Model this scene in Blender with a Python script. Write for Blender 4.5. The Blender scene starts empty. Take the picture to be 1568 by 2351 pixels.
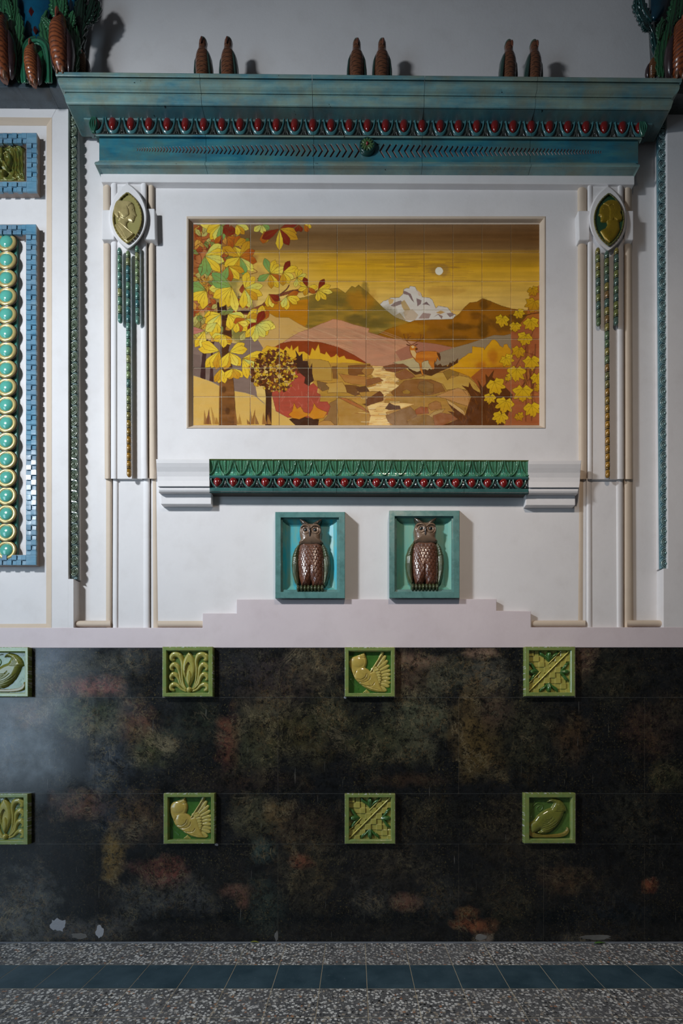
import bpy, bmesh, math, random
import numpy as np
from mathutils import Vector, Matrix
random.seed(7)
RNG = np.random.RandomState(11)
SC = bpy.context.scene
COL = SC.collection
# ---------------------------------------------------------------- camera frame (17 mm shift lens, 2.51 m from the wall)
D, F, CX, CY, EYE = 2.51, 1105.0, 816.0, 1668.0, 1.125
K = 1 / 440.0                              # metres per photo pixel on the wall plane

def P(px, py, d=0.0):
    k = (D - d) / F
    return Vector(((px - CX) * k, -d, EYE + (CY - py) * k))
def XW(px, d=0.0): return (px - CX) * (D - d) / F
def ZW(py, d=0.0): return EYE + (CY - py) * (D - d) / F

# ---------------------------------------------------------------- tagging
def tag(o, label=None, cat=None, group=None, kind=None):
    if label: o['label'] = label
    if cat: o['category'] = cat
    if group: o['group'] = group
    if kind: o['kind'] = kind
    return o
def empty(name, loc, label=None, cat=None, group=None, parent=None):
    o = bpy.data.objects.new(name, None); COL.objects.link(o)
    o.location = loc; o.empty_display_size = 0.05
    if parent: o.parent = parent
    return tag(o, label, cat, group)
def link(name, me, mat, parent=None, smooth=False, loc=None):
    o = bpy.data.objects.new(name, me); COL.objects.link(o)
    if mat is not None and len(me.materials) == 0:
        for m in (mat if isinstance(mat, (list, tuple)) else [mat]): me.materials.append(m)
    me.polygons.foreach_set('use_smooth', np.full(len(me.polygons), bool(smooth)))
    if parent is not None:
        # meshes are authored in world space unless loc is given: keep them there
        if loc is None:
            off = Vector((0, 0, 0)); p = parent
            while p is not None: off += p.location; p = p.parent
            me.transform(Matrix.Translation(-off))
        else: o.location = loc
        o.parent = parent
    elif loc is not None: o.location = loc
    return o
def mesh(verts, faces):
    me = bpy.data.meshes.new('m'); me.from_pydata([tuple(v) for v in verts], [], faces); me.update(); return me
def fix(me):
    bm = bmesh.new(); bm.from_mesh(me); bmesh.ops.recalc_face_normals(bm, faces=bm.faces); bm.to_mesh(me); bm.free(); return me
def bevel(o, w=0.003, seg=2, ang=35):
    m = o.modifiers.new('bevel', 'BEVEL'); m.width = w; m.segments = seg; m.limit_method = 'ANGLE'; m.angle_limit = math.radians(ang)
    return o
class MB:
    def __init__(s): s.v = []; s.f = []; s.mi = []
    def add(s, vs, fs, mi=0):
        n = len(s.v); s.v += [tuple(v) for v in vs]; s.f += [tuple(i + n for i in f) for f in fs]; s.mi += [mi] * len(fs)
    def box(s, x0, x1, y0, y1, z0, z1, mi=0):
        s.add([(x0,y0,z0),(x1,y0,z0),(x1,y1,z0),(x0,y1,z0),(x0,y0,z1),(x1,y0,z1),(x1,y1,z1),(x0,y1,z1)],
              [(0,3,2,1),(4,5,6,7),(0,1,5,4),(1,2,6,5),(2,3,7,6),(3,0,4,7)], mi)
    def prism(s, pts, d, dback, mi=0):
        """front outline given in photo pixels at depth d, carried straight back to dback"""
        n = len(pts); fr = [P(x, y, d) for x, y in pts]; bk = [Vector((p.x, -dback, p.z)) for p in fr]
        s.add(fr + bk, [tuple(range(n))[::-1], tuple(range(n, 2*n))] + [(i, (i+1) % n, n + (i+1) % n, n + i) for i in range(n)], mi)
    def build(s, name, mat, parent=None, smooth=False, recalc=True, loc=None):
        me = mesh(s.v, s.f)
        me.polygons.foreach_set('material_index', np.array(s.mi, dtype=np.int32))
        if recalc: fix(me)
        return link(name, me, mat, parent, smooth, loc)
def rect(x0, y0, x1, y1): return [(x0, y0), (x1, y0), (x1, y1), (x0, y1)]
def slab(name, pts, d, dback, mat, parent=None, bw=0.002):
    b = MB(); b.prism(pts, d, dback); o = b.build(name, mat, parent)
    if bw: bevel(o, bw)
    return o
def structure(o): o['kind'] = 'structure'; return o

def loft(sections, n=20, cap=True):
    """sections: (x, y, z, rx, ry) ellipses stacked upwards"""
    v = []; f = []
    for (x, y, z, rx, ry) in sections:
        for i in range(n):
            a = 2*math.pi*i/n; v.append((x + rx*math.cos(a), y + ry*math.sin(a), z))
    m = len(sections)
    for j in range(m-1):
        for i in range(n):
            i2 = (i+1) % n; f.append((j*n+i, j*n+i2, (j+1)*n+i2, (j+1)*n+i))
    if cap:
        f.append(tuple(range(n))[::-1]); f.append(tuple((m-1)*n+i for i in range(n)))
    return v, f
def catmull(pts, n=6):
    pts = [np.array(p, float) for p in pts]; out = []
    for i in range(len(pts)-1):
        p0 = pts[max(i-1,0)]; p1 = pts[i]; p2 = pts[i+1]; p3 = pts[min(i+2,len(pts)-1)]
        for k in range(n):
            t = k/n
            out.append(0.5*((2*p1)+(-p0+p2)*t+(2*p0-5*p1+4*p2-p3)*t*t+(-p0+3*p1-3*p2+p3)*t**3))
    out.append(pts[-1]); return out
def lathe_y(prof, n=32):
    """prof: (r, y) rings about the y axis, first/last r may be 0"""
    v = []; f = []
    for (r, y) in prof:
        for i in range(n):
            a = 2*math.pi*i/n; v.append((r*math.cos(a), y, r*math.sin(a)))
    for j in range(len(prof)-1):
        for i in range(n):
            i2 = (i+1) % n; f.append((j*n+i, j*n+i2, (j+1)*n+i2, (j+1)*n+i))
    f.append(tuple(range(n))); f.append(tuple((len(prof)-1)*n+i for i in range(n))[::-1])
    return v, f

# ---------------------------------------------------------------- numpy drawing
def s2l(c):
    c = np.asarray(c, float)/255.0
    return np.where(c <= 0.04045, c/12.92, ((c+0.055)/1.055)**2.4)
def vnoise(h, w, cy, cx, seed=0, octaves=1):
    r = np.random.RandomState(seed); out = np.zeros((h, w)); amp = 1; tot = 0
    for o in range(octaves):
        gy, gx = int(cy*2**o)+2, int(cx*2**o)+2
        g = r.rand(gy+1, gx+1)
        y = np.linspace(0, gy-1.001, h); x = np.linspace(0, gx-1.001, w)
        iy = y.astype(int); ix = x.astype(int); fy = (y-iy)[:, None]; fx = (x-ix)[None, :]
        fy = fy*fy*(3-2*fy); fx = fx*fx*(3-2*fx)
        a = g[iy][:, ix]; b = g[iy][:, ix+1]; c = g[iy+1][:, ix]; d = g[iy+1][:, ix+1]
        out += amp*((a*(1-fx)+b*fx)*(1-fy)+(c*(1-fx)+d*fx)*fy); tot += amp; amp *= .5
    return out/tot
def poly_sd(U, V, pts):
    """positive inside"""
    inside = np.zeros(U.shape, bool); dist = np.full(U.shape, 1e18)
    n = len(pts)
    for i in range(n):
        x0, y0 = pts[i]; x1, y1 = pts[(i+1) % n]
        dx, dy = x1-x0, y1-y0
        t = np.clip(((U-x0)*dx+(V-y0)*dy)/max(dx*dx+dy*dy, 1e-12), 0, 1)
        dist = np.minimum(dist, (U-x0-t*dx)**2+(V-y0-t*dy)**2)
        c = ((y0 > V) != (y1 > V))
        if dy != 0: inside ^= c & (U < dx*(V-y0)/dy+x0)
    dist = np.sqrt(dist)
    return np.where(inside, dist, -dist)
def inflate(sd, R, h): t = np.clip(sd/R, 0, 1); return h*np.sqrt(np.clip(1-(1-t)**2, 0, 1))
def stroke(U, V, pts, n=8, raw=False):
    """tapered round stroke through (x,y,r): returns the height of the tube above its axis plane, 0 outside"""
    H2 = np.full(U.shape, -1e18); n = n*2
    for p in (pts if raw else catmull(pts, n)):
        H2 = np.maximum(H2, p[2]**2-(U-p[0])**2-(V-p[1])**2)
    return np.sqrt(np.clip(H2, 0, None))
def linedist(U, V, pts, n=6):
    q = catmull(pts, n) if n else [np.array(p, float) for p in pts]
    dist = np.full(U.shape, 1e18)
    for i in range(len(q)-1):
        x0, y0 = q[i][:2]; x1, y1 = q[i+1][:2]; dx, dy = x1-x0, y1-y0
        t = np.clip(((U-x0)*dx+(V-y0)*dy)/max(dx*dx+dy*dy, 1e-12), 0, 1)
        dist = np.minimum(dist, (U-x0-t*dx)**2+(V-y0-t*dy)**2)
    return np.sqrt(dist)

def field_mesh(X, Z, H, base, M=None, col=None):
    """height field: X, Z world grids, H metres towards the camera, standing on depth `base`; M = mask of what stands up"""
    ny, nx = H.shape
    if M is None: M2 = np.ones_like(H, bool); Hh = H.copy()
    else:
        M2 = M.copy()
        M2[1:] |= M[:-1]; M2[:-1] |= M[1:]; M2[:, 1:] |= M2[:, :-1].copy(); M2[:, :-1] |= M2[:, 1:].copy()
        Hh = np.where(M, H, 0)
    idx = -np.ones(H.shape, np.int64); idx[M2] = np.arange(M2.sum())
    co = np.stack([X[M2], -(base+Hh[M2]), Z[M2]], 1)
    a, b, c, d = idx[:-1, :-1], idx[:-1, 1:], idx[1:, 1:], idx[1:, :-1]
    ok = (a >= 0) & (b >= 0) & (c >= 0) & (d >= 0)
    f = np.stack([a[ok], d[ok], c[ok], b[ok]], 1).astype(np.int32)
    me = bpy.data.meshes.new('m')
    me.vertices.add(len(co)); me.vertices.foreach_set('co', co.ravel())
    me.loops.add(f.size); me.loops.foreach_set('vertex_index', f.ravel())
    me.polygons.add(len(f)); me.polygons.foreach_set('loop_start', np.arange(0, f.size, 4, dtype=np.int32))
    me.polygons.foreach_set('loop_total', np.full(len(f), 4, np.int32))
    if col is not None:
        at = me.color_attributes.new('Col', 'FLOAT_COLOR', 'POINT')
        c4 = np.ones((len(co), 4)); c4[:, :3] = col[M2]; at.data.foreach_set('color', c4.ravel())
    me.update(calc_edges=True); me.validate()
    return me
def grid_px(x0, y0, x1, y1, nx, ny, d):
    u = np.linspace(x0, x1, nx); v = np.linspace(y0, y1, ny); U, V = np.meshgrid(u, v); k = (D-d)/F
    return U, V, (U-CX)*k, EYE+(CY-V)*k
def flatcol(shape, c): return np.broadcast_to(s2l(c), shape+(3,)).copy()
def vcol(me, c):
    at = me.color_attributes.new('Col', 'FLOAT_COLOR', 'POINT'); n = len(me.vertices)
    a = np.ones((n, 4)); a[:, :3] = s2l(c); at.data.foreach_set('color', a.ravel()); return me

# ---------------------------------------------------------------- materials
def newmat(name):
    m = bpy.data.materials.new(name); m.use_nodes = True; nt = m.node_tree
    b = nt.nodes['Principled BSDF']; return m, nt, b
def N(nt, t, **kw):
    n = nt.nodes.new(t)
    for k, v in kw.items(): setattr(n, k, v)
    return n
def ramp(nt, fac, stops, interp='LINEAR'):
    r = N(nt, 'ShaderNodeValToRGB'); r.color_ramp.interpolation = interp
    e = r.color_ramp.elements
    while len(e) < len(stops): e.new(0.5)
    for i, (p, c) in enumerate(stops):
        e[i].position = p; e[i].color = (*(s2l(c) if not isinstance(c, float) else (c, c, c)), 1)
    nt.links.new(fac, r.inputs[0]); return r.outputs[0]
def noise(nt, scale, detail=4, rough=.55, stretch=None, dist=0, off=None):
    tc = N(nt, 'ShaderNodeTexCoord'); o = tc.outputs['Object']
    if stretch or off:
        mp = N(nt, 'ShaderNodeMapping'); nt.links.new(o, mp.inputs[0]); o = mp.outputs[0]
        if stretch: mp.inputs['Scale'].default_value = stretch
        if off: mp.inputs['Location'].default_value = off
    n = N(nt, 'ShaderNodeTexNoise'); n.inputs['Scale'].default_value = scale; n.inputs['Detail'].default_value = detail
    n.inputs['Roughness'].default_value = rough; n.inputs['Distortion'].default_value = dist
    nt.links.new(o, n.inputs['Vector']); return n.outputs['Fac']
def mix(nt, fac, a, b, mode='MIX'):
    m = N(nt, 'ShaderNodeMix', data_type='RGBA', blend_type=mode)
    for i, x in ((0, fac), (6, a), (7, b)):
        if hasattr(x, 'node'): nt.links.new(x, m.inputs[i])
        elif isinstance(x, (int, float)): m.inputs[i].default_value = x
        else: m.inputs[i].default_value = (*s2l(x), 1)
    return m.outputs[2]
def bump(nt, b, h, strength=.3, dist=.002, normal=None):
    n = N(nt, 'ShaderNodeBump'); n.inputs['Strength'].default_value = strength; n.inputs['Distance'].default_value = dist
    nt.links.new(h, n.inputs['Height']); nt.links.new(n.outputs[0], b.inputs['Normal']); return n
def plaster(name, c1, c2, bs=.25):
    m, nt, b = newmat(name)
    n = noise(nt, 2.2, 6, .6); c = ramp(nt, n, [(.3, c1), (.7, c2)])
    st = noise(nt, 9, 5, .6, off=(3, 1, 2)); c = mix(nt, .5, c, ramp(nt, st, [(.2, (240, 238, 236)), (.5, (255, 255, 255))]), 'MULTIPLY')
    nt.links.new(c, b.inputs['Base Color']); b.inputs['Roughness'].default_value = .62
    b.inputs['Specular IOR Level'].default_value = .3
    bump(nt, b, noise(nt, 60, 4, .6), bs, .002); return m
def glaze(name, tint=None, var=.35, rough=.2, scale=14, stretch=(1, 1, 1), coat=.5, metal=0, dark=(60, 60, 60), attr=True, bmp=.15, spots=0):
    """ceramic glaze: colour attribute (or a fixed colour) broken up by streaky noise"""
    m, nt, b = newmat(name)
    if attr:
        a = N(nt, 'ShaderNodeAttribute', attribute_name='Col'); c = a.outputs['Color']
    else:
        r = N(nt, 'ShaderNodeRGB'); r.outputs[0].default_value = (*s2l(tint), 1); c = r.outputs[0]
    n = noise(nt, scale, 6, .65, stretch)
    c = mix(nt, var, c, ramp(nt, n, [(.28, dark), (.5, (235, 235, 235)), (.72, (255, 255, 255))]), 'MULTIPLY')
    if spots:
        sp = noise(nt, 45, 3, .5, off=(5, 5, 5)); c = mix(nt, ramp(nt, sp, [(.69, 0.0), (.72, 1.0)]), c, (12, 14, 16))
    nt.links.new(c, b.inputs['Base Color'])
    nt.links.new(ramp(nt, noise(nt, 25, 3), [(.3, float(rough*.7)), (.7, float(min(1, rough*1.6)))]), b.inputs['Roughness'])
    b.inputs['Coat Weight'].default_value = coat; b.inputs['Coat Roughness'].default_value = .12; b.inputs['Metallic'].default_value = metal
    bump(nt, b, noise(nt, 40, 3, .5), bmp, .002); return m
def blueglaze(name, cols, rough=.3):
    m, nt, b = newmat(name)
    n = noise(nt, 5, 7, .6, (1, 1, 5)); c = ramp(nt, n, [(.3, cols[0]), (.45, cols[1]), (.58, cols[2]), (.72, cols[3])])
    w = noise(nt, 3.5, 5, .7, off=(2, 2, 2)); c = mix(nt, ramp(nt, w, [(.42, 0.0), (.62, .75)]), c, cols[4])
    s = noise(nt, 28, 4, .55, off=(7, 7, 7)); c = mix(nt, ramp(nt, s, [(.70, 0.0), (.735, 1.0)]), c, (10, 18, 22))
    nt.links.new(c, b.inputs['Base Color'])
    nt.links.new(ramp(nt, noise(nt, 12, 4), [(.3, float(rough*.6)), (.7, float(rough*1.6))]), b.inputs['Roughness'])
    b.inputs['Coat Weight'].default_value = .35; b.inputs['Coat Roughness'].default_value = .15
    bump(nt, b, noise(nt, 30, 4, .6), .25, .002); return m
M = {}
M['white'] = plaster('white_plaster', (222, 219, 219), (231, 228, 227))
M['lilac'] = plaster('lilac_plaster', (212, 199, 202), (222, 210, 212))
M['beige'] = plaster('beige_plaster', (203, 185, 165), (211, 194, 174))
M['reveal'] = plaster('shaded_reveal_tone', (176, 150, 130), (190, 166, 148))  # unused; brown holds the shade on the mural reveal as colour
M['upper'] = plaster('grey_white_plaster', (205, 200, 201), (216, 211, 211))
M['blue'] = blueglaze('teal_frieze_glaze', [(34, 92, 112), (48, 112, 130), (66, 126, 136), (84, 134, 132), (90, 106, 98)])
M['crown'] = blueglaze('grey_teal_crown_glaze', [(64, 124, 142), (104, 152, 158), (132, 168, 164), (148, 172, 152), (134, 138, 118)])
M['soffit'] = blueglaze('dull_teal_soffit_glaze', [(52, 102, 116), (72, 122, 130), (94, 136, 136), (104, 136, 126), (104, 108, 98)])
M['egg'] = glaze('oxblood_egg_glaze', (122, 26, 24), .35, .12, 20, coat=.9, attr=False, dark=(90, 40, 40))
M['vglaze'] = glaze('painted_glaze', var=.4, rough=.22, scale=16)
M['vgloss'] = glaze('painted_gloss_glaze', var=.45, rough=.12, scale=10, coat=.9, dark=(70, 90, 95))
M['lustre'] = glaze('gold_lustre_glaze', var=.35, rough=.26, scale=22, metal=.3, coat=.5, dark=(110, 100, 80))
M['mural'] = glaze('painted_tile_glaze', var=.12, rough=.22, scale=9, coat=.5, bmp=.06)
M['grout'] = plaster('grout', (188, 176, 150), (205, 193, 168))
M['darkgrout'] = plaster('dark_grout', (70, 66, 62), (95, 90, 84))
M['figure'] = glaze('figurine_glaze', var=.55, rough=.3, scale=30, coat=.4, dark=(50, 40, 35))
M['chip'] = plaster('bare_chip', (205, 208, 214), (225, 228, 232))
# ================================================================ SETTING
def marble_mat():
    m, nt, b = newmat('polished_black_marble')
    a = N(nt, 'ShaderNodeAttribute', attribute_name='Col'); col = a.outputs['Color']
    black = N(nt, 'ShaderNodeRGB'); black.outputs[0].default_value = (.0035, .004, .0042, 1)
    # mottled clouds in the colour of each patch, granular at several sizes
    v1 = noise(nt, 17, 14, .86, dist=.35); p1 = ramp(nt, v1, [(.44, 0.0), (.50, .25), (.53, .9), (.58, .35), (.64, 1.0)])
    v2 = noise(nt, 70, 10, .85, off=(3, 3, 3)); p2 = ramp(nt, v2, [(.46, 0.0), (.52, .6), (.57, 1.0)])
    c = mix(nt, p1, black.outputs[0], col); c = mix(nt, mix(nt, 1.0, p2, ramp(nt, v1, [(.35, .15), (.55, .8)]), 'MULTIPLY'), c, mix(nt, 1.0, col, (255, 250, 236), 'SCREEN') if False else col)
    # a net of fine crooked veins, brighter where the patch colour is bright
    lum = N(nt, 'ShaderNodeRGBToBW'); nt.links.new(col, lum.inputs[0]); bright = ramp(nt, lum.outputs[0], [(.010, .05), (.055, .9)])
    for sc, off, w, dist, colr in ((7, (4, 0, 1), .012, .5, (138, 126, 94)), (12, (8, 2, 1), .013, .4, (124, 98, 62)), (22, (1, 2, 9), .016, .3, (108, 106, 88)), (3.6, (6, 6, 6), .006, .8, (156, 142, 112))):
        n2 = noise(nt, sc, 9, .72, dist=dist, off=off); vein = ramp(nt, n2, [(.5-w, 0.0), (.5, .9), (.5+w, 0.0)])
        n3 = noise(nt, 4.2, 4, .6, off=(off[2], 0, off[0])); vm = ramp(nt, n3, [(.47, 0.0), (.58, .9)])
        f = mix(nt, 1.0, mix(nt, 1.0, vein, vm, 'MULTIPLY'), bright, 'MULTIPLY'); c = mix(nt, f, c, colr)
    # specks of ochre
    n4 = noise(nt, 95, 3, .6); n5 = noise(nt, 4, 4, .6, off=(1, 5, 3))
    sp = mix(nt, 1.0, ramp(nt, n4, [(.58, 0.0), (.66, 1.0)]), ramp(nt, n5, [(.42, 0.0), (.60, .75)]), 'MULTIPLY'); c = mix(nt, sp, c, (92, 84, 54))
    # short pale scratches and scuffs
    for k_, (ang, seed) in enumerate(((.6, 1), (-.5, 5), (1.2, 9))):
        tc = N(nt, 'ShaderNodeTexCoord'); mp = N(nt, 'ShaderNodeMapping'); nt.links.new(tc.outputs['Object'], mp.inputs[0])
        mp.inputs['Rotation'].default_value = (0, ang, 0); mp.inputs['Scale'].default_value = (60, 1, 3.2); mp.inputs['Location'].default_value = (seed, 0, seed)
        nn = N(nt, 'ShaderNodeTexNoise'); nn.inputs['Scale'].default_value = 1.6; nn.inputs['Detail'].default_value = 2; nt.links.new(mp.outputs[0], nn.inputs['Vector'])
        c = mix(nt, ramp(nt, nn.outputs['Fac'], [(.735, 0.0), (.76, .45)]), c, (120, 118, 112))
    nt.links.new(c, b.inputs['Base Color'])
    nt.links.new(ramp(nt, noise(nt, 7, 7, .65), [(.3, .12), (.72, .34)]), b.inputs['Roughness'])
    b.inputs['Specular IOR Level'].default_value = .5
    bump(nt, b, noise(nt, 18, 6, .7), .12, .002)
    return m
M['marble'] = marble_mat()

def floor_mat():
    m, nt, b = newmat('terrazzo_floor')
    tc = N(nt, 'ShaderNodeTexCoord'); o = tc.outputs['Object']
    w = N(nt, 'ShaderNodeTexNoise'); w.inputs['Scale'].default_value = 120; nt.links.new(o, w.inputs['Vector'])
    add = N(nt, 'ShaderNodeMix', data_type='RGBA', blend_type='ADD'); add.inputs[0].default_value = .012
    nt.links.new(o, add.inputs[6]); nt.links.new(w.outputs['Color'], add.inputs[7])
    def vor(scale, off):
        mp = N(nt, 'ShaderNodeMapping'); mp.inputs['Location'].default_value = off; nt.links.new(add.outputs[2], mp.inputs[0])
        v = N(nt, 'ShaderNodeTexVoronoi'); v.inputs['Scale'].default_value = scale; v.inputs['Randomness'].default_value = 1
        nt.links.new(mp.outputs[0], v.inputs['Vector']); s = N(nt, 'ShaderNodeSeparateColor'); nt.links.new(v.outputs['Color'], s.inputs[0])
        return v, s
    base = ramp(nt, noise(nt, 40, 5), [(.3, (82, 86, 90)), (.7, (118, 118, 118))])
    v, s = vor(74, (0, 0, 0))
    chip = ramp(nt, v.outputs['Distance'], [(.42, 1.0), (.50, 0.0)])
    on = ramp(nt, s.outputs[0], [(.16, 0.0), (.17, 1.0)], 'CONSTANT')
    cc = ramp(nt, s.outputs[1], [(0, (236, 236, 234)), (.42, (196, 192, 184)), (.60, (248, 248, 244)), (.78, (182, 168, 148)), (.86, (34, 34, 36)), (.955, (190, 136, 100))], 'CONSTANT')
    c = mix(nt, mix(nt, 1.0, chip, on, 'MULTIPLY'), base, cc)
    v, s = vor(210, (3, 4, 5))
    chip = ramp(nt, v.outputs['Distance'], [(.28, 1.0), (.36, 0.0)])
    on = ramp(nt, s.outputs[0], [(.5, 0.0), (.51, 1.0)], 'CONSTANT')
    cc = ramp(nt, s.outputs[1], [(0, (30, 30, 32)), (.55, (200, 198, 192))], 'CONSTANT')
    c = mix(nt, mix(nt, .7, chip, on, 'MULTIPLY'), c, cc)
    c = mix(nt, ramp(nt, noise(nt, 3, 5, .6), [(.42, 0.0), (.62, .45)]), c, (118, 118, 120))
    nt.links.new(c, b.inputs['Base Color']); nt.links.new(ramp(nt, noise(nt, 6, 4), [(.3, .3), (.7, .55)]), b.inputs['Roughness'])
    return m
M['terrazzo'] = floor_mat()
m, nt, b = newmat('dark_blue_stone'); n = noise(nt, 6, 7, .65)
c = ramp(nt, n, [(.3, (44, 68, 80)), (.7, (74, 98, 110))]); c = mix(nt, ramp(nt, noise(nt, 70, 5, .7), [(.63, 0.0), (.72, .8)]), c, (140, 150, 158))
nt.links.new(c, b.inputs['Base Color']); b.inputs['Roughness'].default_value = .38; M['bluestone'] = m

# floor: square tiles of 0.2045 m, one row of dark stone between terrazzo rows
T = 0.2045; XF = XW(838, 0)      # a joint meets the wall here
base = MB(); base.box(-4.2, 4.2, -3.6, .05, -.06, -.0008); fl = structure(base.build('floor', M['grout']))
terr = MB(); dark = MB()
rows = [(-.012, -.238, 't'), (-.238, -.444, 'd')]
y = -.444
while y > -3.4: rows.append((y, y-T, 't')); y -= T
r_ = random.Random(3)
for (ya, yb, kind) in rows:
    for i in range(-19, 20):
        xa = XF+i*T; g = .0015; zt = r_.uniform(-.0004, .0004)
        (dark if kind == 'd' else terr).box(xa+g, xa+T-g, yb+g, ya-g, -.02, zt)
terr.build('terrazzo_tiles', M['terrazzo'], fl); dark.build('dark_stone_band', M['bluestone'], fl)
mo = MB(); mo.box(-4.2, 4.2, -.013, .002, -.01, .004); o = mo.build('mortar_line', plaster('mortar', (96, 104, 114), (128, 132, 138)), fl); bevel(o, .003)

# ---- plain wall planes (each carried back to one rear face)
BK = -.12
w = MB()
def prism(pts, d, dback=BK, mi=0): w.prism(pts, d, dback, mi)
prism(rect(-500, -260, 2200, 300), -.034)                               # wall above the cornice
prism([(176, 250), (1540, 250), (1540, 1450), (1246, 1450), (1246, 490), (434, 490), (434, 1450), (176, 1450)], -.055)   # rear of the side recesses
prism([(434, 975), (1246, 975), (1246, 1450), (434, 1450)], -.055)
fld_o = [(347, 396), (1345, 396), (1345, 1446), (347, 1446)]; fld_i = [(430, 498), (1250, 498), (1250, 982), (430, 982)]
for i in range(4):
    j = (i+1) % 4; prism([fld_o[i], fld_o[j], fld_i[j], fld_i[i]], -.030)
wb = structure(w.build('wall_back', M['white']))
# left wall section with its sunk panel, right wall section
w = MB(); lo = [(-520, 196), (157, 196), (157, 1450), (-520, 1450)]; li = [(-100, 268), (119, 270), (118, 1442), (-100, 1444)]
for i in range(4):
    j = (i+1) % 4; w.prism([lo[i], lo[j], li[j], li[i]], 0, BK)
w.prism([(156, 1329), (169, 1329), (169, 1450), (156, 1450)], 0, BK); w.prism([(150, 200), (177, 200), (180.5, 1330), (150, 1330)], -.030, BK)
structure(bevel(w.build('wall_left', M['white']), .002))
w = MB(); w.prism([(-100, 262), (124, 264), (122, 1446), (-100, 1448)], -.022, BK); structure(w.build('wall_left_panel', M['white']))
w = MB(); ci = [(-88, 287), (107, 288), (106, 1432), (-88, 1433)]      # splayed beige edge of the sunk panel
for i in range(4):
    j = (i+1) % 4
    a, b2, c2, d2 = P(*li[i], .0006), P(*li[j], .0006), P(*ci[j], -.0205), P(*ci[i], -.0205)
    w.add([a, b2, c2, d2]+[Vector((q.x, .03, q.z)) for q in (a, b2, c2, d2)], [(0,1,2,3), (4,7,6,5), (0,4,5,1), (1,5,6,2), (2,6,7,3), (3,7,4,0)])
structure(w.build('trim_1', M['beige']))
w = MB(); w.prism([(1531, 182), (2200, 182), (2200, 1450), (1523, 1450), (1523, 1305), (1533, 1305)], 0, BK); w.prism([(1508, 200), (1540, 200), (1540, 1306), (1514, 1306)], -.030, BK); structure(bevel(w.build('wall_right', M['white']), .002))
# band under the cornice (hangs lower to the right by a few pixels)
w = MB(); w.prism([(229, 384), (1457, 388), (1457, 423), (232, 417)], 0.0, BK); structure(bevel(w.build('trim_2', M['white']), .003, 2))
# lilac plaster course over the marble with its stepped centre
w = MB(); w.prism([(-520, 1441), (465, 1441), (465, 1408), (543, 1408), (543, 1376), (1140, 1375), (1140, 1402), (1219, 1403), (1219, 1440), (2200, 1440), (2200, 1486), (-520, 1488)], .003, BK)
structure(bevel(w.build('trim_3', M['lilac']), .0025, 2))

# ---- rounded beige mouldings, bars with half round profile
def bar(b, p0, p1, w0, w1, d0, bulge, n=24, flat=0.0):
    """half-round bar between pixel points p0 and p1; w0,w1 pixel widths at the ends; stands on d0 and rises by bulge"""
    a = Vector((p1[0]-p0[0], p1[1]-p0[1], 0)).normalized(); nrm = Vector((-a.y, a.x, 0)); rings = []
    for (p, ww) in ((p0, w0), (p1, w1)):
        ring = [P(p[0]-nrm.x*ww/2, p[1]-nrm.y*ww/2, -.054)]
        for k in range(n+1):
            t = math.pi*k/n; s = -math.cos(t)*ww/2; h = math.sin(t)**(.7)
            ring.append(P(p[0]+nrm.x*s, p[1]+nrm.y*s, d0+bulge*h))
        ring.append(P(p[0]+nrm.x*ww/2, p[1]+nrm.y*ww/2, -.054)); rings.append(ring)
    m_ = n+3
    b.add(rings[0]+rings[1], [(i, i+1, m_+i+1, m_+i) for i in range(m_-1)]+[tuple(range(m_))[::-1], tuple(range(m_, 2*m_))])
def frame_profile(b, outer, inner, prof):
    """mitred moulding around a rectangle; prof: (t, d) t=0 outer edge .. 1 inner edge"""
    n = len(prof)
    vs = []
    for i in range(4):
        for (t, d) in prof:
            vs.append(P(outer[i][0]*(1-t)+inner[i][0]*t, outer[i][1]*(1-t)+inner[i][1]*t, d))
    fs = []
    for i in range(4):
        j = (i+1) % 4
        for k in range(n-1): fs.append((i*n+k, i*n+k+1, j*n+k+1, j*n+k))
    b.add(vs, fs)
w = MB(); frame_profile(w, [(428, 496.5), (1252, 496.5), (1252, 983), (428, 983)], [(444, 515), (1237.5, 515), (1237.5, 976.5), (444, 976.5)],
    [(0, -.034), (0, -.0275), (.12, -.0265), (.3, -.029), (.5, -.036), (.68, -.043), (.85, -.0495), (1, -.0512), (1, -.056)])
structure(w.build('trim_4', M['beige'], smooth=False))

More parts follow.
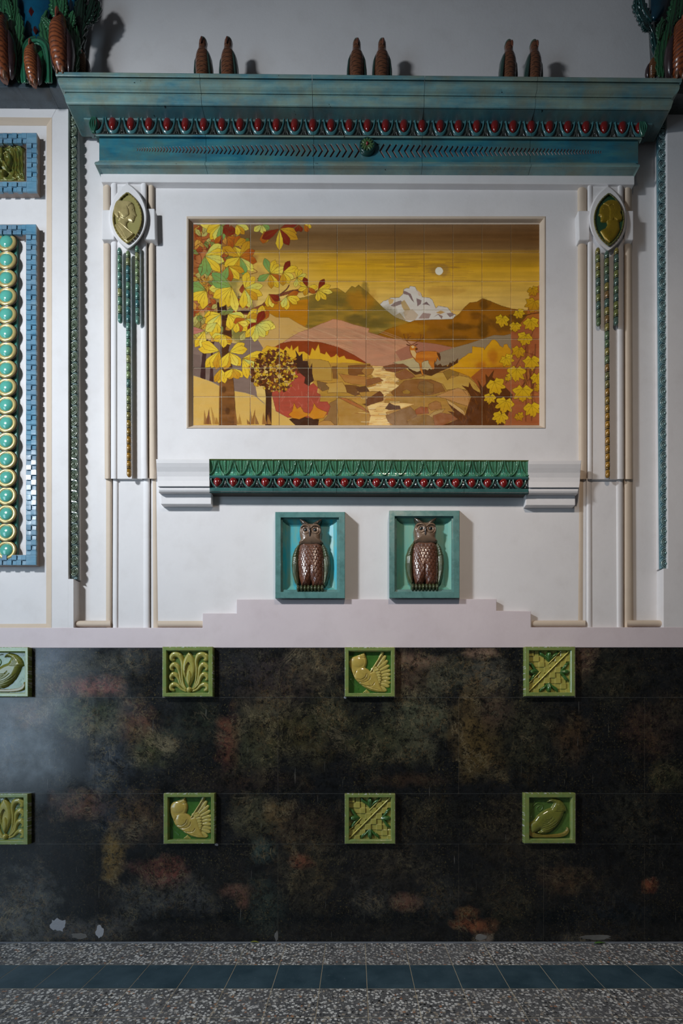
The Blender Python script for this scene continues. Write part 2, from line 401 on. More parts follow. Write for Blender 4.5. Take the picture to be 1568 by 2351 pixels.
# ---- pilasters
def pilaster(name, label, U_, L_, blocks, yl, ves_c):
    """U_, L_: x edges [beige0, beige1, white1, white2, beige2, beige3] at top/bottom of the upper and the lower part"""
    root = empty(name, P(ves_c[0], 1440, -.03), label, 'pilaster')
    def part(E0, E1, ya, yb, dd, tagn):
        s = MB(); s.prism([(E0[2]-2, ya), (E0[3]+2, ya), (E1[3]+2, yb), (E1[2]-2, yb)], -.012+dd, -.054); o = s.build('shaft', M['white'], root)
        for (i, j, mname, nm, dd0, bl) in ((0, 1, 'beige', 'round_edge', -.040, .026), (1, 2, 'white', 'bead_moulding', -.022, .017), (3, 4, 'white', 'bead_moulding', -.022, .017), (4, 5, 'beige', 'round_edge', -.040, .026)):
            s = MB(); bar(s, ((E0[i]+E0[j])/2, ya), ((E1[i]+E1[j])/2, yb), abs(E0[j]-E0[i])-1, abs(E1[j]-E1[i])-1, dd0+dd, bl, 28)
            s.build(nm, M[mname], root, smooth=False)
    part(*U_, 418, yl, 0, 'u'); part(*L_, yl-2, 1442, -.014, 'l')
    for bx in blocks:
        o = slab('side_block', bx, .006, -.054, M['white'], root, .005)
    # leaf-shaped plaster collar behind the medallion
    cx, cy = ves_c; hw, hh = 44, 76
    pts = []
    for k in range(48):
        t = k/48*2*math.pi; v_ = -math.cos(t); R_c = (hh*hh+hw*hw)/(2*hw); xx = math.sqrt(max(0, R_c*R_c-(v_*hh)**2))-(R_c-hw); xx = .72*xx+.28*hw*math.sqrt(max(0, 1-v_*v_))**1.5; pts.append((cx+math.copysign(xx, math.sin(t)) if abs(math.sin(t)) > 1e-6 else cx, cy+hh*v_))
    b = MB(); n = len(pts)
    rings = [[P(*q, -.05) for q in pts], [P(*q, .016) for q in pts], [P(cx+(x-cx)*.93, cy+(y-cy)*.96, .026) for x, y in pts], [P(cx+(x-cx)*.5, cy+(y-cy)*.5, .026) for x, y in pts]]
    b.add(sum(rings, []), [(r*n+i, r*n+(i+1) % n, (r+1)*n+(i+1) % n, (r+1)*n+i) for r in range(3) for i in range(n)]+[tuple(range(3*n, 4*n))])
    b.build('medallion_collar', M['white'], root)
    return root
pilaster('plaster_pilaster', 'white plaster pilaster with beige round edges left of the mural',
    ([236, 254, 270, 322, 338, 355], [240, 254, 270, 323, 340, 360]), ([243, 259, 273, 328, 345, 364], [243, 258, 272, 328, 345, 370]),
    [[(233, 481), (262, 481), (262, 549), (233, 549)], [(330, 478), (355, 478), (357, 549), (330, 549)]], 1099, (294, 497))
pilaster('plaster_pilaster', 'white plaster pilaster with beige round edges right of the mural',
    ([1325, 1348, 1362, 1417, 1432, 1451], [1328, 1348, 1362, 1416, 1433, 1454]), ([1324, 1345, 1360, 1413, 1431, 1453], [1320, 1345, 1361, 1415, 1431, 1455]),
    [[(1327, 483), (1354, 483), (1354, 550), (1329, 550)], [(1436, 483), (1455, 483), (1455, 550), (1436, 550)]], 1100, (1396, 502))

# horizontal beige mouldings at the foot of the recesses
w = MB()
bar(w, (173, 1432.5), (253, 1432.5), 15, 15, -.040, .028); bar(w, (362, 1433), (466, 1433), 15, 15, -.030, .022)
bar(w, (1221, 1432), (1344, 1432), 15, 15, -.030, .022); bar(w, (1440, 1431.5), (1522, 1431.5), 15, 15, -.040, .028)
structure(w.build('trim_5', M['beige']))

# ---- marble dado
cols = [-500, -215, 218, 638, 1053, 1480, 1900, 2200]; rws = [(1487, 1601), (1601, 1822), (1822, 1937.5), (1937.5, 2163)]
G = 3.0
u = np.arange(-500, 2201, G); v = np.arange(1484, 2170, G); U, V = np.meshgrid(u, v)
tint = np.zeros(U.shape+(3,)) + s2l((30, 32, 34))
nz = vnoise(*U.shape, 26, 100, 5, 4); nz2 = vnoise(*U.shape, 60, 240, 9, 3)
blobs = [  # photo x, y, rx, ry, colour, strength
 (90,1560,60,50,(62,58,52),.8),(210,1575,70,22,(140,70,56),.95),(170,1530,60,30,(66,66,56),.8),(280,1520,50,30,(70,74,66),.6),(60,1640,60,30,(104,64,48),.7),(190,1640,80,36,(70,84,54),.9),
 (230,1670,60,30,(86,86,62),.8),(320,1670,40,60,(110,68,50),.9),(345,1720,50,40,(76,80,44),.9),(250,1760,50,60,(56,66,78),.9),(15,1690,25,70,(44,56,70),.8),(120,1500,40,40,(40,50,80),.5),  # fourth and fifth blobs: bluish reflection painted into the marble colour
 (385,1710,24,14,(130,116,84),.9),(450,1660,60,60,(44,54,36),.6),(525,1700,26,60,(120,62,40),.95),(580,1720,50,60,(72,74,46),.8),(600,1640,50,60,(86,76,46),.8),(640,1560,80,60,(66,48,44),.7),
 (720,1530,60,50,(84,72,50),.7),(570,1540,60,50,(52,48,52),.6),(700,1690,90,70,(70,62,26),.7),(760,1640,60,50,(64,66,40),.6),(560,1790,120,30,(58,40,30),.6),(180,1850,70,30,(110,66,48),.8),
 (260,1880,40,50,(40,56,74),.6),(320,1880,50,50,(92,66,44),.7),(590,1880,60,50,(78,76,50),.9),(640,1860,34,26,(130,98,52),.8),(700,1900,70,50,(70,48,30),.7),(262,1970,24,50,(140,106,40),1),
 (380,2005,40,36,(140,66,48),.95),(340,1990,60,20,(84,44,40),.7),(330,2070,60,40,(72,76,76),.8),(430,2060,60,40,(62,66,70),.8),(540,2045,40,14,(140,84,64),.8),(560,2070,14,20,(150,84,62),.8),
 (600,1950,30,30,(60,84,76),.8),(605,2075,50,60,(46,64,56),.8),(700,2000,60,80,(72,62,38),.7),(690,1975,26,16,(130,66,40),.9),(60,2090,70,80,(84,88,88),.9),(15,2120,50,40,(96,98,96),.9),
 (200,2130,120,22,(84,84,84),.7),(840,1550,0.1,0.1,(0,0,0),0),(960,1520,60,16,(150,110,84),.9),(940,1560,60,50,(100,70,50),.7),(1030,1550,70,40,(74,78,60),.8),(1110,1500,40,12,(170,130,104),.8),
 (1120,1550,60,40,(90,88,76),.7),(960,1640,70,50,(84,90,64),.95),(930,1700,60,50,(82,84,58),.85),(860,1700,60,60,(60,64,36),.7),(1080,1680,40,90,(112,88,44),.95),(1110,1720,50,70,(94,74,32),.9),
 (1140,1640,40,40,(104,74,58),.7),(1200,1690,70,90,(56,56,36),.7),(1310,1700,40,50,(90,62,34),.6),(950,1790,70,16,(64,44,30),.9),(1340,1510,26,40,(110,76,60),.8),(1400,1560,70,50,(52,52,34),.6),
 (1480,1680,50,60,(80,50,36),.6),(1530,1650,50,60,(60,44,34),.6),(1530,1780,40,30,(84,86,46),.5),(1180,1900,90,60,(70,56,34),.5),(1000,1870,80,50,(50,48,32),.5),(1450,1880,60,60,(54,56,44),.5),
 (930,2070,34,20,(140,84,62),.9),(850,2060,50,40,(70,70,66),.7),(1000,2060,60,40,(60,62,60),.6),(900,1990,80,50,(64,56,44),.6),(1300,2020,60,30,(96,64,34),.6),(1492,2035,16,14,(160,72,40),1),
 (1090,2125,40,16,(158,80,40),1.2),(1075,2095,24,12,(130,70,34),1),(1160,2080,60,60,(56,52,34),.6),(1400,2100,80,40,(30,40,50),.6),(1350,2155,60,12,(92,88,80),.7),(1105,2155,20,10,(150,128,110),1)]
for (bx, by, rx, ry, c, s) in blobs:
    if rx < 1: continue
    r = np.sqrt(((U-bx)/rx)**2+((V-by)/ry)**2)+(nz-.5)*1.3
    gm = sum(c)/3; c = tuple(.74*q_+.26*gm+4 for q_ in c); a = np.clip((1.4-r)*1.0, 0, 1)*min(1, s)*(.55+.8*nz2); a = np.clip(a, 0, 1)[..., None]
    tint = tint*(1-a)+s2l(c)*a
root = empty('marble_dado', P(816, 2163, 0), 'black polished marble dado of large mottled slabs along the foot of the wall', 'wall cladding')
def slab_obj(x0, y0, x1, y1):
    g = .30; n = max(2, int((x1-x0)/G)); m_ = max(2, int((y1-y0)/G))
    xs = np.linspace(x0+g, x1-g, n); ys = np.linspace(y0+g, y1-g, m_)
    iu = np.clip(((xs+500)/G).round().astype(int), 0, len(u)-1); iv = np.clip(((ys-1484)/G).round().astype(int), 0, len(v)-1)
    Uu, Vv = np.meshgrid(xs, ys); H = np.full(Uu.shape, 0.0); H[0, :] = H[-1, :] = -.0035; H[:, 0] = H[:, -1] = -.0035
    Uu[:, 0] = Uu[:, 1]; Uu[:, -1] = Uu[:, -2]; Vv[0] = Vv[1]; Vv[-1] = Vv[-2]; Uu[:, 0] = x0+g; Uu[:, 1] = x0+g; Uu[:, -1] = Uu[:, -2] = x1-g; Vv[0] = Vv[1] = y0+g; Vv[-1] = Vv[-2] = y1-g
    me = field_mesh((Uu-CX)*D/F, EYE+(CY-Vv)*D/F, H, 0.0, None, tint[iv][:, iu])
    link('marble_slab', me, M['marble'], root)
tiles_top = [(-52, 65), (372.5, 489), (791, 907), (1205, 1321)]
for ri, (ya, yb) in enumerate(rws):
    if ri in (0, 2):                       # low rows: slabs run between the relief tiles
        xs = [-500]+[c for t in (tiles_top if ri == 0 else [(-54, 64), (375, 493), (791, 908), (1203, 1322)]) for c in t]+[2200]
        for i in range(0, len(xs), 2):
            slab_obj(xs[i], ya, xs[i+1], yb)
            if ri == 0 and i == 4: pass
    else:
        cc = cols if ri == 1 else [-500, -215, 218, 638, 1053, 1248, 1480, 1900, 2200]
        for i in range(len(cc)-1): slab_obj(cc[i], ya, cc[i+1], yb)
w = MB(); w.prism(rect(-500, 1487.5, 2200, 2166), -.0010, BK); w.build('mortar_bed', plaster('joint_mortar', (120, 118, 112), (150, 148, 140)), root)
# knocked-off patches at the foot of the marble, showing grey mortar
def patch(px, py, pts, d=.002, mat='mortar_patch'):
    b = MB(); b.prism([(px+x, py+y) for x, y in pts], d, -.004); o = b.build('mortar_patch', M[mat], root); bevel(o, .001); return o
M['mortar_patch'] = plaster('mortar_patch', (92, 92, 90), (128, 126, 122), .8)
M['pale_patch'] = plaster('pale_patch', (142, 148, 160), (176, 176, 178), .8)
def ragged(rx, ry, n=16, seed=1, top=True):
    r = random.Random(seed); return [(rx*math.cos(2*math.pi*i/n)*r.uniform(.65, 1.1), ry*math.sin(2*math.pi*i/n)*r.uniform(.6, 1.1)) for i in range(n)]
patch(134, 2124, ragged(20, 18, 18, 4), .0015, 'pale_patch'); patch(182, 2149, ragged(22, 9, 14, 7), .0015, 'mortar_patch'); patch(229, 2140, ragged(11, 17, 14, 9), .0015, 'pale_patch')
patch(1104, 2152, ragged(16, 8, 12, 12), .002, 'mortar_patch'); patch(635, 2150, ragged(5, 14, 10, 3), .001, 'mortar_patch'); patch(1368, 2152, ragged(40, 7, 18, 14), .001, 'mortar_patch')
for (x_, y_, r_x, r_y) in ((497, 1939, 5, 4), (792.5, 1601, 4, 3), (66, 1487.5, 5, 1.5)): patch(x_, y_, ragged(r_x, r_y, 10, int(x_)), .001, 'pale_patch')
# ---- shed leaves on the floor
def leaf_thing(name, px, py, L_, W_, ang, colr, label):
    k = (EYE)/((py-CY)/F); y0 = -(D-k); x0 = (px-CX)*k/F
    vs = []; n = 10
    for i in range(n+1):
        t = i/n; ww = W_*math.sin(math.pi*t**.8)/2; zz = .004+.004*math.sin(math.pi*t)
        for s in (-1, 0, 1): vs.append((L_*(t-.5), s*ww, zz+(0.003 if s else 0)))
    fs = []
    for i in range(n):
        for s in (0, 1): a = i*3+s; fs.append((a, a+1, a+4, a+3))
    me = mesh(vs, fs); me.transform(Matrix.Rotation(ang, 4, 'Z')); o = link(name, me, colr, None, True, (x0, y0, 0))
    so = o.modifiers.new('thick', 'SOLIDIFY'); so.thickness = .0008; tag(o, label, 'leaf'); return o
leaf_thing('fallen_leaf', 1377, 2168, .062, .018, .1, glaze('green_leaf', (96, 138, 66), .3, .4, 30, attr=False, coat=0), 'small green leaf lying at the foot of the marble dado')
leaf_thing('fallen_leaf', 585, 2166, .045, .012, -.1, glaze('yellow_leaf', (168, 172, 70), .3, .4, 30, attr=False, coat=0), 'small yellow leaf lying at the foot of the marble dado')
# ================================================================ CORNICE
CR = empty('glazed_cornice', P(846, 388, 0), 'long teal glazed cornice with red eggs and a chevron frieze above the mural', 'cornice')
def ylev(yl, yr, d):
    zl = ZW(yl, d); zr = ZW(yr, d); xl = XW(200, d); xr = XW(1500, d)
    return lambda X: zl+(zr-zl)*(X-xl)/(xr-xl)
def run(prof, X0, X1, name, mat, parent=CR, ret0=None, ret1=None, smooth=False, close=True, back=-.034):
    """prof: (yl, yr, d); X0/X1 plain ends, or ret0/ret1 = wall half-widths for mitred returns"""
    stations = []
    if ret0 is not None: stations += [('w', ret0), ('c', ret0)]
    else: stations += [('x', X0)]
    if ret1 is not None: stations += [('c', ret1), ('w', ret1)]
    else: stations += [('x', X1)]
    prof = list(prof)
    pts = []
    for si, (k, w_) in enumerate(stations):
        sgn = -1 if (ret0 is not None and si < 2) else 1
        ring = []
        for (yl, yr, d) in prof:
            f = ylev(yl, yr, d)
            if k == 'x': X = w_; dd = d
            elif k == 'c': X = sgn*(w_+d); dd = d
            else: X = sgn*(w_+d); dd = back
            ring.append(Vector((X, -dd, f(X))))
        if k != 'w':
            a, b = ring[0], ring[-1]; ring = [Vector((a.x, -back, a.z))]+ring+[Vector((b.x, -back, b.z))]
        else:
            ring = [ring[0]]+ring+[ring[-1]]
        pts.append(ring)
    n = len(pts[0]); b = MB(); vs = sum(pts, [])
    fs = [(s*n+i, s*n+i+1, (s+1)*n+i+1, (s+1)*n+i) for s in range(len(pts)-1) for i in range(n-1)]
    if stations[0][0] == 'x': fs.append(tuple(range(n)))
    if stations[-1][0] == 'x': fs.append(tuple((len(pts)-1)*n+i for i in range(n)))
    b.add(vs, fs); return b.build(name, mat, parent, smooth)
JX = [-.7700, -.2145, .3430, .9000]
crown = [(166, 179, .133), (167, 180, .134), (173, 186, .134), (175.5, 188.5, .132), (176.5, 189.5, .1245), (179, 192, .1245), (184, 197, .1275), (190, 203, .1265), (196, 209, .123), (202, 215, .1165), (207, 220, .110), (211, 224, .106),
         (212, 225, .1015), (215, 228, .1015), (216, 229, .1065), (219, 232, .108), (228, 240, .1045), (234, 246, .1025), (238, 250, .1000), (241, 253, .0955), (243, 255, .0900)]
g = .0009
segs = [(None, JX[0]-g, 1.347, None)]+[(JX[i]+g, JX[i+1]-g, None, None) for i in range(3)]+[(JX[3]+g, None, None, 1.478)]
for (a, b_, r0, r1) in segs: run(crown, a, b_, 'crown_block', M['crown'], ret0=r0, ret1=r1)
# soffit under the crown, running back to the egg course
def zback(y, d0, d1): return CY-(CY-y)*(D-d0)/(D-d1)     # same height seen at another depth
y0l, y0r = zback(242.5, .094, .045), zback(254.5, .094, .045)
sof = [(242.5, 254.5, .094), (y0l, y0r, .045), (y0l+1.5, y0r+1.5, .044), (y0l+4, y0r+4, .044)]
for i, (a, b_, r0, r1) in enumerate(segs):
    run(sof, a, b_, 'soffit_block', M['soffit'], ret0=1.347 if i == 0 else None, ret1=1.478 if i == 4 else None)
# frieze with its lower moulding
low = [(368, 374, .030), (370.5, 376.5, .036), (371.5, 377.5, .044), (375, 380.5, .047), (378, 383.5, .044), (379.5, 385, .036), (383, 388, .030), (387, 391.5, .024)]
top = [(308, 315.5, .040), (309, 316.5, .042), (312, 319.5, .042), (313.5, 321, .036), (315, 322.5, .030), (316, 323, .029)]
for i, (a, b_, r0, r1) in enumerate(segs):
    run(low, a, b_, 'lower_moulding', M['crown'], ret0=1.289 if i == 0 else None, ret1=1.41 if i == 4 else None)
    run(top, a, b_, 'upper_fillet', M['crown'], ret0=1.290 if i == 0 else None, ret1=1.4266 if i == 4 else None)
# frieze faces: height field with pressed chevrons
M['frieze'] = blueglaze('frieze_glaze', [(34, 96, 116), (46, 116, 134), (60, 128, 140), (74, 134, 132), (80, 106, 100)])
nt = M['frieze'].node_tree; bs = nt.nodes['Principled BSDF']; src = bs.inputs['Base Color'].links[0].from_socket
a = N(nt, 'ShaderNodeAttribute', attribute_name='Col'); sep = N(nt, 'ShaderNodeSeparateColor'); nt.links.new(a.outputs['Color'], sep.inputs[0])
nt.links.new(mix(nt, sep.outputs[0], src, (104, 52, 40)), bs.inputs['Base Color'])
chev = []; x = 315.0
while x < 826: t = (x-315)/510; chev.append((x, 1, 3.2+13.0*t**.75)); x += 5.2+9.6*t**.8
x = 1380.0
while x > 868: t = (1380-x)/515; chev.append((x, -1, 3.2+13.0*t**.75)); x -= 5.2+9.6*t**.8
def xpx(X, d): return CX+X*F/(D-d)
DF = .030
fe = [-1.3200, JX[0], JX[1], JX[2], JX[3], 1.4566]
for i in range(5):
    xa, xb = xpx(fe[i]+(g if i else 0), DF), xpx(fe[i+1]-(g if i < 4 else 0), DF)
    nx = int((xb-xa)*2.2); u = np.linspace(xa, xb, nx)
    ta = (u-228)/1237; yt = 315+7.5*ta; yb_ = 369+6*ta; ny = 124
    tv = np.linspace(0, 1, ny)[:, None]; V = yt[None, :]*(1-tv)+yb_[None, :]*tv; U = np.broadcast_to(u, V.shape)
    H = np.zeros(U.shape); red = np.zeros(U.shape); yc = 343+ (U-315)*6/1063
    for (cx, s, hh) in chev:
        if cx < xa-25 or cx > xb+25: continue
        wv = hh*.62; th = .9+1.25*(hh-3.2)/13
        # arrow: tip at cx+s*wv, arms back to cx
        dy = np.abs(V-yc); dx = (U-(cx+s*wv*.9))*s+dy*wv/hh*1.0
        m_ = (np.abs(dx) < th) & (dy < hh); soft = np.clip(1-(np.abs(dx)/th), 0, 1)*(dy < hh)
        H = np.minimum(H, -np.clip(soft*2, 0, 1)*.0035*min(1, hh/9)); red = np.maximum(red, m_*1.0)
        lip = (np.abs(np.abs(dx)-th-.5) < .6) & (dy < hh+.5); H = np.where(lip & (H == 0), .0006, H)
    k = (D-DF)/F; col = np.stack([red*.92]*3, -1)
    me = field_mesh((U-CX)*k, EYE+(CY-V)*k, H, DF, None, col)
    o = link('frieze_block', me, M['frieze'], CR, True)
# solid body behind the frieze faces
b = MB(); b.prism([(228.3, 314), (1464.8, 321), (1464.8, 389), (228.3, 385)], .0265, -.034); b.build('frieze_core', M['soffit'], CR)
b = MB(); b.prism([(226, 266), (1468, 274), (1468, 320), (226, 312)], .022, -.034); b.build('egg_course_core', M['soffit'], CR)

# egg and dart course: surround as height field per block, eggs as their own pieces
def lens(U, V, cx, cy, w, h): return 1-((U-cx)/w)**2-((V-cy)/h)**2
def egg_course(xa, xb, eggs, y_of, hgt, sx, d_top, d_bot, name, parent, mat, cols, res=2.2, curve=1.0):
    """one block of egg-and-dart; eggs: centre px list; y_of(u) gives the top; hgt its height; sx egg spacing"""
    nx = int((xb-xa)*res); ny = int(hgt*res); u = np.linspace(xa, xb, nx); t = np.linspace(0, 1, ny)
    U = np.broadcast_to(u, (ny, nx)); V = y_of(u)[None, :]+t[:, None]*hgt; T_ = np.broadcast_to(t[:, None], U.shape)
    base = d_bot+(d_top-d_bot)*np.sqrt(np.clip(1-T_**2.2, 0, 1))
    H = np.full(U.shape, -.004); lc = np.zeros(U.shape, bool)
    for cx in eggs:
        if cx < xa-sx or cx > xb+sx: continue
        rx = sx*.40; ry = .86
        e = ((U-cx)/rx)**2+(np.clip(T_, 0, 1)/ry)**2        # half ellipse open at the top
        r = np.sqrt(e); rim = 1-np.abs(r-1)/.135; H = np.where(rim > 0, np.maximum(H, .0065*np.sqrt(np.clip(rim, 0, 1))), H); lc |= (rim > 0)
        H = np.where(r < .87, -.010, H)
        for s in (0.5,):                                   # dart between neighbours
            dx = np.abs(U-(cx+s*sx)); wd = sx*.075*np.clip(1-np.abs(T_-.55)/.42, .15, 1)
            m_ = (dx < wd*1.6) & (T_ > .18); hh = np.where(m_, .006*(1-dx/(wd*1.6)), -1); H = np.maximum(H, hh)
            ar = np.abs(dx-(T_-.52)*sx*.30) < sx*.035; m_ = ar & (T_ > .52) & (T_ < .95); H = np.where(m_, np.maximum(H, .004), H)
    H = np.where(T_ < .06, .007, H); H = np.where(T_ > .95, .004, H)
    col = np.where(lc[..., None], s2l(cols[0]), s2l(cols[1]))
    Dp = base+H; k = (D-base)/F
    me = field_mesh((U-CX)*k, EYE+(CY-V)*k, Dp, 0.0, None, col)
    return link(name, me, mat, parent, True)
upper_eggs = [222]+[260+41.72*i for i in range(29)]+[1466]
yo = lambda u: 268.5+(u-222)*8/1243
ee = [xpx(-1.345, .045)]+[xpx(j, .045) for j in JX]+[xpx(1.481, .045)]
for i in range(5): egg_course(ee[i]+.3, ee[i+1]-.3, upper_eggs, yo, 41.5, 41.72, .044, .034, 'egg_surround', CR, M['vglaze'], [(64, 116, 120), (62, 66, 62)])
def egg_mesh(rx, rz, ry):
    prof = [(0.0001, -ry)]; n = 10
    v = []; f = []; m_ = 16
    for j in range(n+1):
        ph = math.pi*j/n; zz = math.cos(ph)
        rr = math.sin(ph)*(1+.12*zz)
        for i in range(m_): a_ = 2*math.pi*i/m_; v.append((rx*rr*math.cos(a_), ry*rr*math.sin(a_), rz*zz))
    for j in range(n):
        for i in range(m_): i2 = (i+1) % m_; f.append((j*m_+i, j*m_+i2, (j+1)*m_+i2, (j+1)*m_+i))
    me = mesh(v, f); fix(me); me.materials.append(M['egg']); me.polygons.foreach_set('use_smooth', np.ones(len(me.polygons), bool)); return me
eg = egg_mesh(10.2*K*.98, 16.5*K*.98, .019)
for i, cx in enumerate(upper_eggs):
    o = bpy.data.objects.new('egg', eg); COL.objects.link(o); o.parent = CR
    y = yo(np.array(cx))+17.0
    o.location = P(cx, float(y), .036)-CR.location; o.rotation_euler = (math.radians(-12), 0, 0)
    if i in (0, len(upper_eggs)-1): o.scale = (.8, .8, .95)
# egg course returns along both ends and corner leaves
for sgn, cx, cy in ((-1, 214, 285), (1, 1476, 293)):
    b = MB(); wx = (-1.30-.045 if sgn < 0 else 1.436+.045)
    prof = [(.044, cy-17), (.042, cy-4), (.038, cy+8), (.034, cy+22)]
    vs = []
    for (d, y) in prof:
        z = ZW(y, .04); X = (wx+sgn*(d-.045)); vs += [(X-sgn*.02, -d, z), (X, -d, z), (X, .034, z)]
    b.add(vs, [(i*3+j, i*3+j+1, i*3+j+4, i*3+j+3) for i in range(3) for j in range(2)]); me = b.build('course_return', None, CR, False)
    vcol(me.data, (58, 90, 88)); me.data.materials.append(M['vglaze'])
    U, V, X, Z = grid_px(cx-11, cy-17, cx+11, cy+22, 45, 80, .046)
    H = np.zeros(U.shape)
    for kx in range(4): H = np.maximum(H, stroke(U, V, [(cx-sgn*(-2+kx*4.5)*.5, cy-15, 1.6), (cx-sgn*(-7+kx*5.0), cy+2, 2.6), (cx+sgn*2-sgn*kx*1.5, cy+18, 1.4)]))
    me = field_mesh(X, Z, H*K*2+.001, .043, H > 0, flatcol(H.shape, (52, 104, 84))); link('corner_leaf', me, M['vglaze'], CR, True)
# rosette boss in the middle of the frieze
bp = P(843, 342, .03)
b = MB(); v, f = lathe_y([(.0405, 0), (.0415, -.006), (.040, -.017), (.036, -.022), (.034, -.020), (.0001, -.020)], 40); b.add(v, f); o = b.build('rosette_rim', None, CR, True, loc=bp-CR.location); vcol(o.data, (30, 66, 60)); o.data.materials.append(M['vglaze'])
U, V = np.meshgrid(np.linspace(-18, 18, 90), np.linspace(-18, 18, 90)); R_ = np.hypot(U, V); H = np.zeros(U.shape)
for q in range(4):
    a_ = q*math.pi/2+math.pi/4
    for off in (-.28, .28): H = np.maximum(H, stroke(U, V, [(2*math.cos(a_), 2*math.sin(a_), 1), (8*math.cos(a_+off), 8*math.sin(a_+off), 3), (13*math.cos(a_+off*.8), 13*math.sin(a_+off*.8), 2)])*.9)
    a_ = q*math.pi/2; H = np.maximum(H, stroke(U, V, [(3*math.cos(a_), 3*math.sin(a_), 1.2), (13*math.cos(a_), 13*math.sin(a_), 2.0)])*1.2)
me = field_mesh(U*K, -V*K, np.where(R_ < 16.5, H*K, 0), 0.019, R_ < 16.5, np.where((H > 1)[..., None], s2l((76, 104, 62)), s2l((34, 66, 52)))); link('rosette_flower', me, M['vglaze'], CR, True, loc=bp-CR.location)
o = bpy.data.objects.new('rosette_bead', eg); COL.objects.link(o); o.parent = CR; o.location = bp-CR.location+Vector((0, -.021, 0)); o.scale = (.34, .5, .22)

# ================================================================ LEAF-AND-EGG SHELF MOULDING UNDER THE MURAL
SH = empty('leaf_and_egg_shelf', P(847, 1132, 0), 'green glazed shelf moulding of leaves over red eggs below the mural', 'moulding')
SX = 36.45; s_eggs = [499.5+SX*i for i in range(20)]
sj = [481, 627.0, 772.5, 918.3, 1065.5, 1213]
def shy(y): return lambda u: y+(u-481)*3/732
for i in range(5):
    xa, xb = sj[i]+.3, sj[i+1]-.3; res = 2.6
    nx = int((xb-xa)*res); ny = int(38*res); u = np.linspace(xa, xb, nx); t = np.linspace(0, 1, ny)
    U = np.broadcast_to(u, (ny, nx)); T_ = np.broadcast_to(t[:, None], U.shape); V = shy(1055)(u)[None, :]+T_*38
    base = .056-.030*(T_**1.3)+.012*np.clip((T_-.72)/.28, 0, 1)**1.5
    H = np.full(U.shape, -.0012); col = flatcol(U.shape, (74, 132, 98))
    Y = T_*38
    for cx in s_eggs+[s_eggs[0]-SX, s_eggs[-1]+SX]:
        if cx < xa-SX or cx > xb+SX: continue
        for s in (-1, 1):                               # broad tongue leaves with a midrib, lips curving away from the small fan over each egg
            dd = (U-cx)*s
            H = np.maximum(H, stroke(dd, Y, [(2.0, 2, 1.0), (2.6, 8, 1.1), (5.2, 16, 1.3), (6.6, 22, 1.3), (10.5, 29, 1.4), (14.5, 33.5, 1.5), (SX*.5, 35.2, 1.4)], 6)*K*2.6)
            H = np.maximum(H, stroke(dd, Y, [(SX*.5, 1, 1.0), (SX*.5, 14, 1.1), (SX*.5, 30, .8)], 5)*K*2.2)
            H = np.maximum(H, stroke(dd, Y, [(SX*.27, 3, .6), (SX*.30, 14, .8), (SX*.37, 27, .7)], 5)*K*1.6)
            H = np.maximum(H, stroke(dd, Y, [(SX*.14, 2, .6), (SX*.19, 12, .8), (SX*.30, 27, .6)], 5)*K*1.5)
            fan = (dd > -1) & (dd < (Y-15)*.42) & (Y < 34.5); H = np.where(fan, np.maximum(H, .0012+.0012*np.cos(dd*1.6)), H)
            H = np.where((dd > (Y-15)*.42) & (Y > 31) & (dd < 6), -.005, H)
        H = np.maximum(H, stroke(U, Y, [(cx, 17, 1.0), (cx, 30, 1.2)], 5)*K*2.2)
        mm = (np.abs(U-cx) < 7) & (Y > 20); col[mm] = s2l((74, 152, 122))
    H = np.where(T_ > .955, -.006, H); H = np.where(T_ < .04, .006, H); col[(T_ < .06)] = s2l((104, 120, 66))
    k = (D-base)/F; me = field_mesh((U-CX)*k, EYE+(CY-V)*k, base+H, 0, None, col); link('leaf_block', me, M['vgloss'], SH, True)
    egg_course(xa, xb, s_eggs, shy(1097), 24, SX, .037, .032, 'egg_surround', SH, M['vgloss'], [(70, 112, 104), (34, 44, 44)], 2.6)
    # fillets above and below the eggs
    b = MB()
    for (ya, yb, pr) in ((1092, 1098, [(0, .030), (0, .044), (.5, .047), (1, .043), (1, .030)]), (1119.5, 1132, [(0, .030), (0, .040), (.25, .044), (.6, .043), (.8, .034), (1, .030), (1, .0)])):
        vs = []
        for X_ in (xa, xb):
            for (t_, d) in pr: vs.append(P(X_, shy(ya+(yb-ya)*t_)(X_), d))
        n = len(pr); b.add(vs, [(j, j+1, n+j+1, n+j) for j in range(n-1)]+[tuple(range(n)), tuple(range(n, 2*n))[::-1]])
    o = b.build('fillet', None, SH); vcol(o.data, (58, 104, 100)); o.data.materials.append(M['vglaze'])
b = MB(); b.prism([(481, 1056), (1213, 1059), (1213, 1131), (481, 1128)], .026, -.0295); b.build('shelf_core', M['darkgrout'], SH)
b = MB(); p_ = [P(481, 1055.2, .057), P(1213, 1058.2, .057)]; b.add([p_[0], p_[1], Vector((p_[1].x, .03, p_[1].z)), Vector((p_[0].x, .03, p_[0].z)), P(481, 1059, .05), P(1213, 1062, .05), P(481, 1059, -.029), P(1213, 1062, -.029)], [(0,1,2,3), (0,4,5,1), (3,2,7,6), (0,3,6,4), (1,5,7,2), (4,6,7,5)]); b.build('shelf_top', M['darkgrout'], SH)
se = egg_mesh(9.3*K*.98, 12.0*K*.98, .017)
for cx in s_eggs:
    o = bpy.data.objects.new('egg', se); COL.objects.link(o); o.parent = SH; o.location = P(cx, shy(1107)(cx), .034)-SH.location; o.rotation_euler = (math.radians(-10), 0, 0)
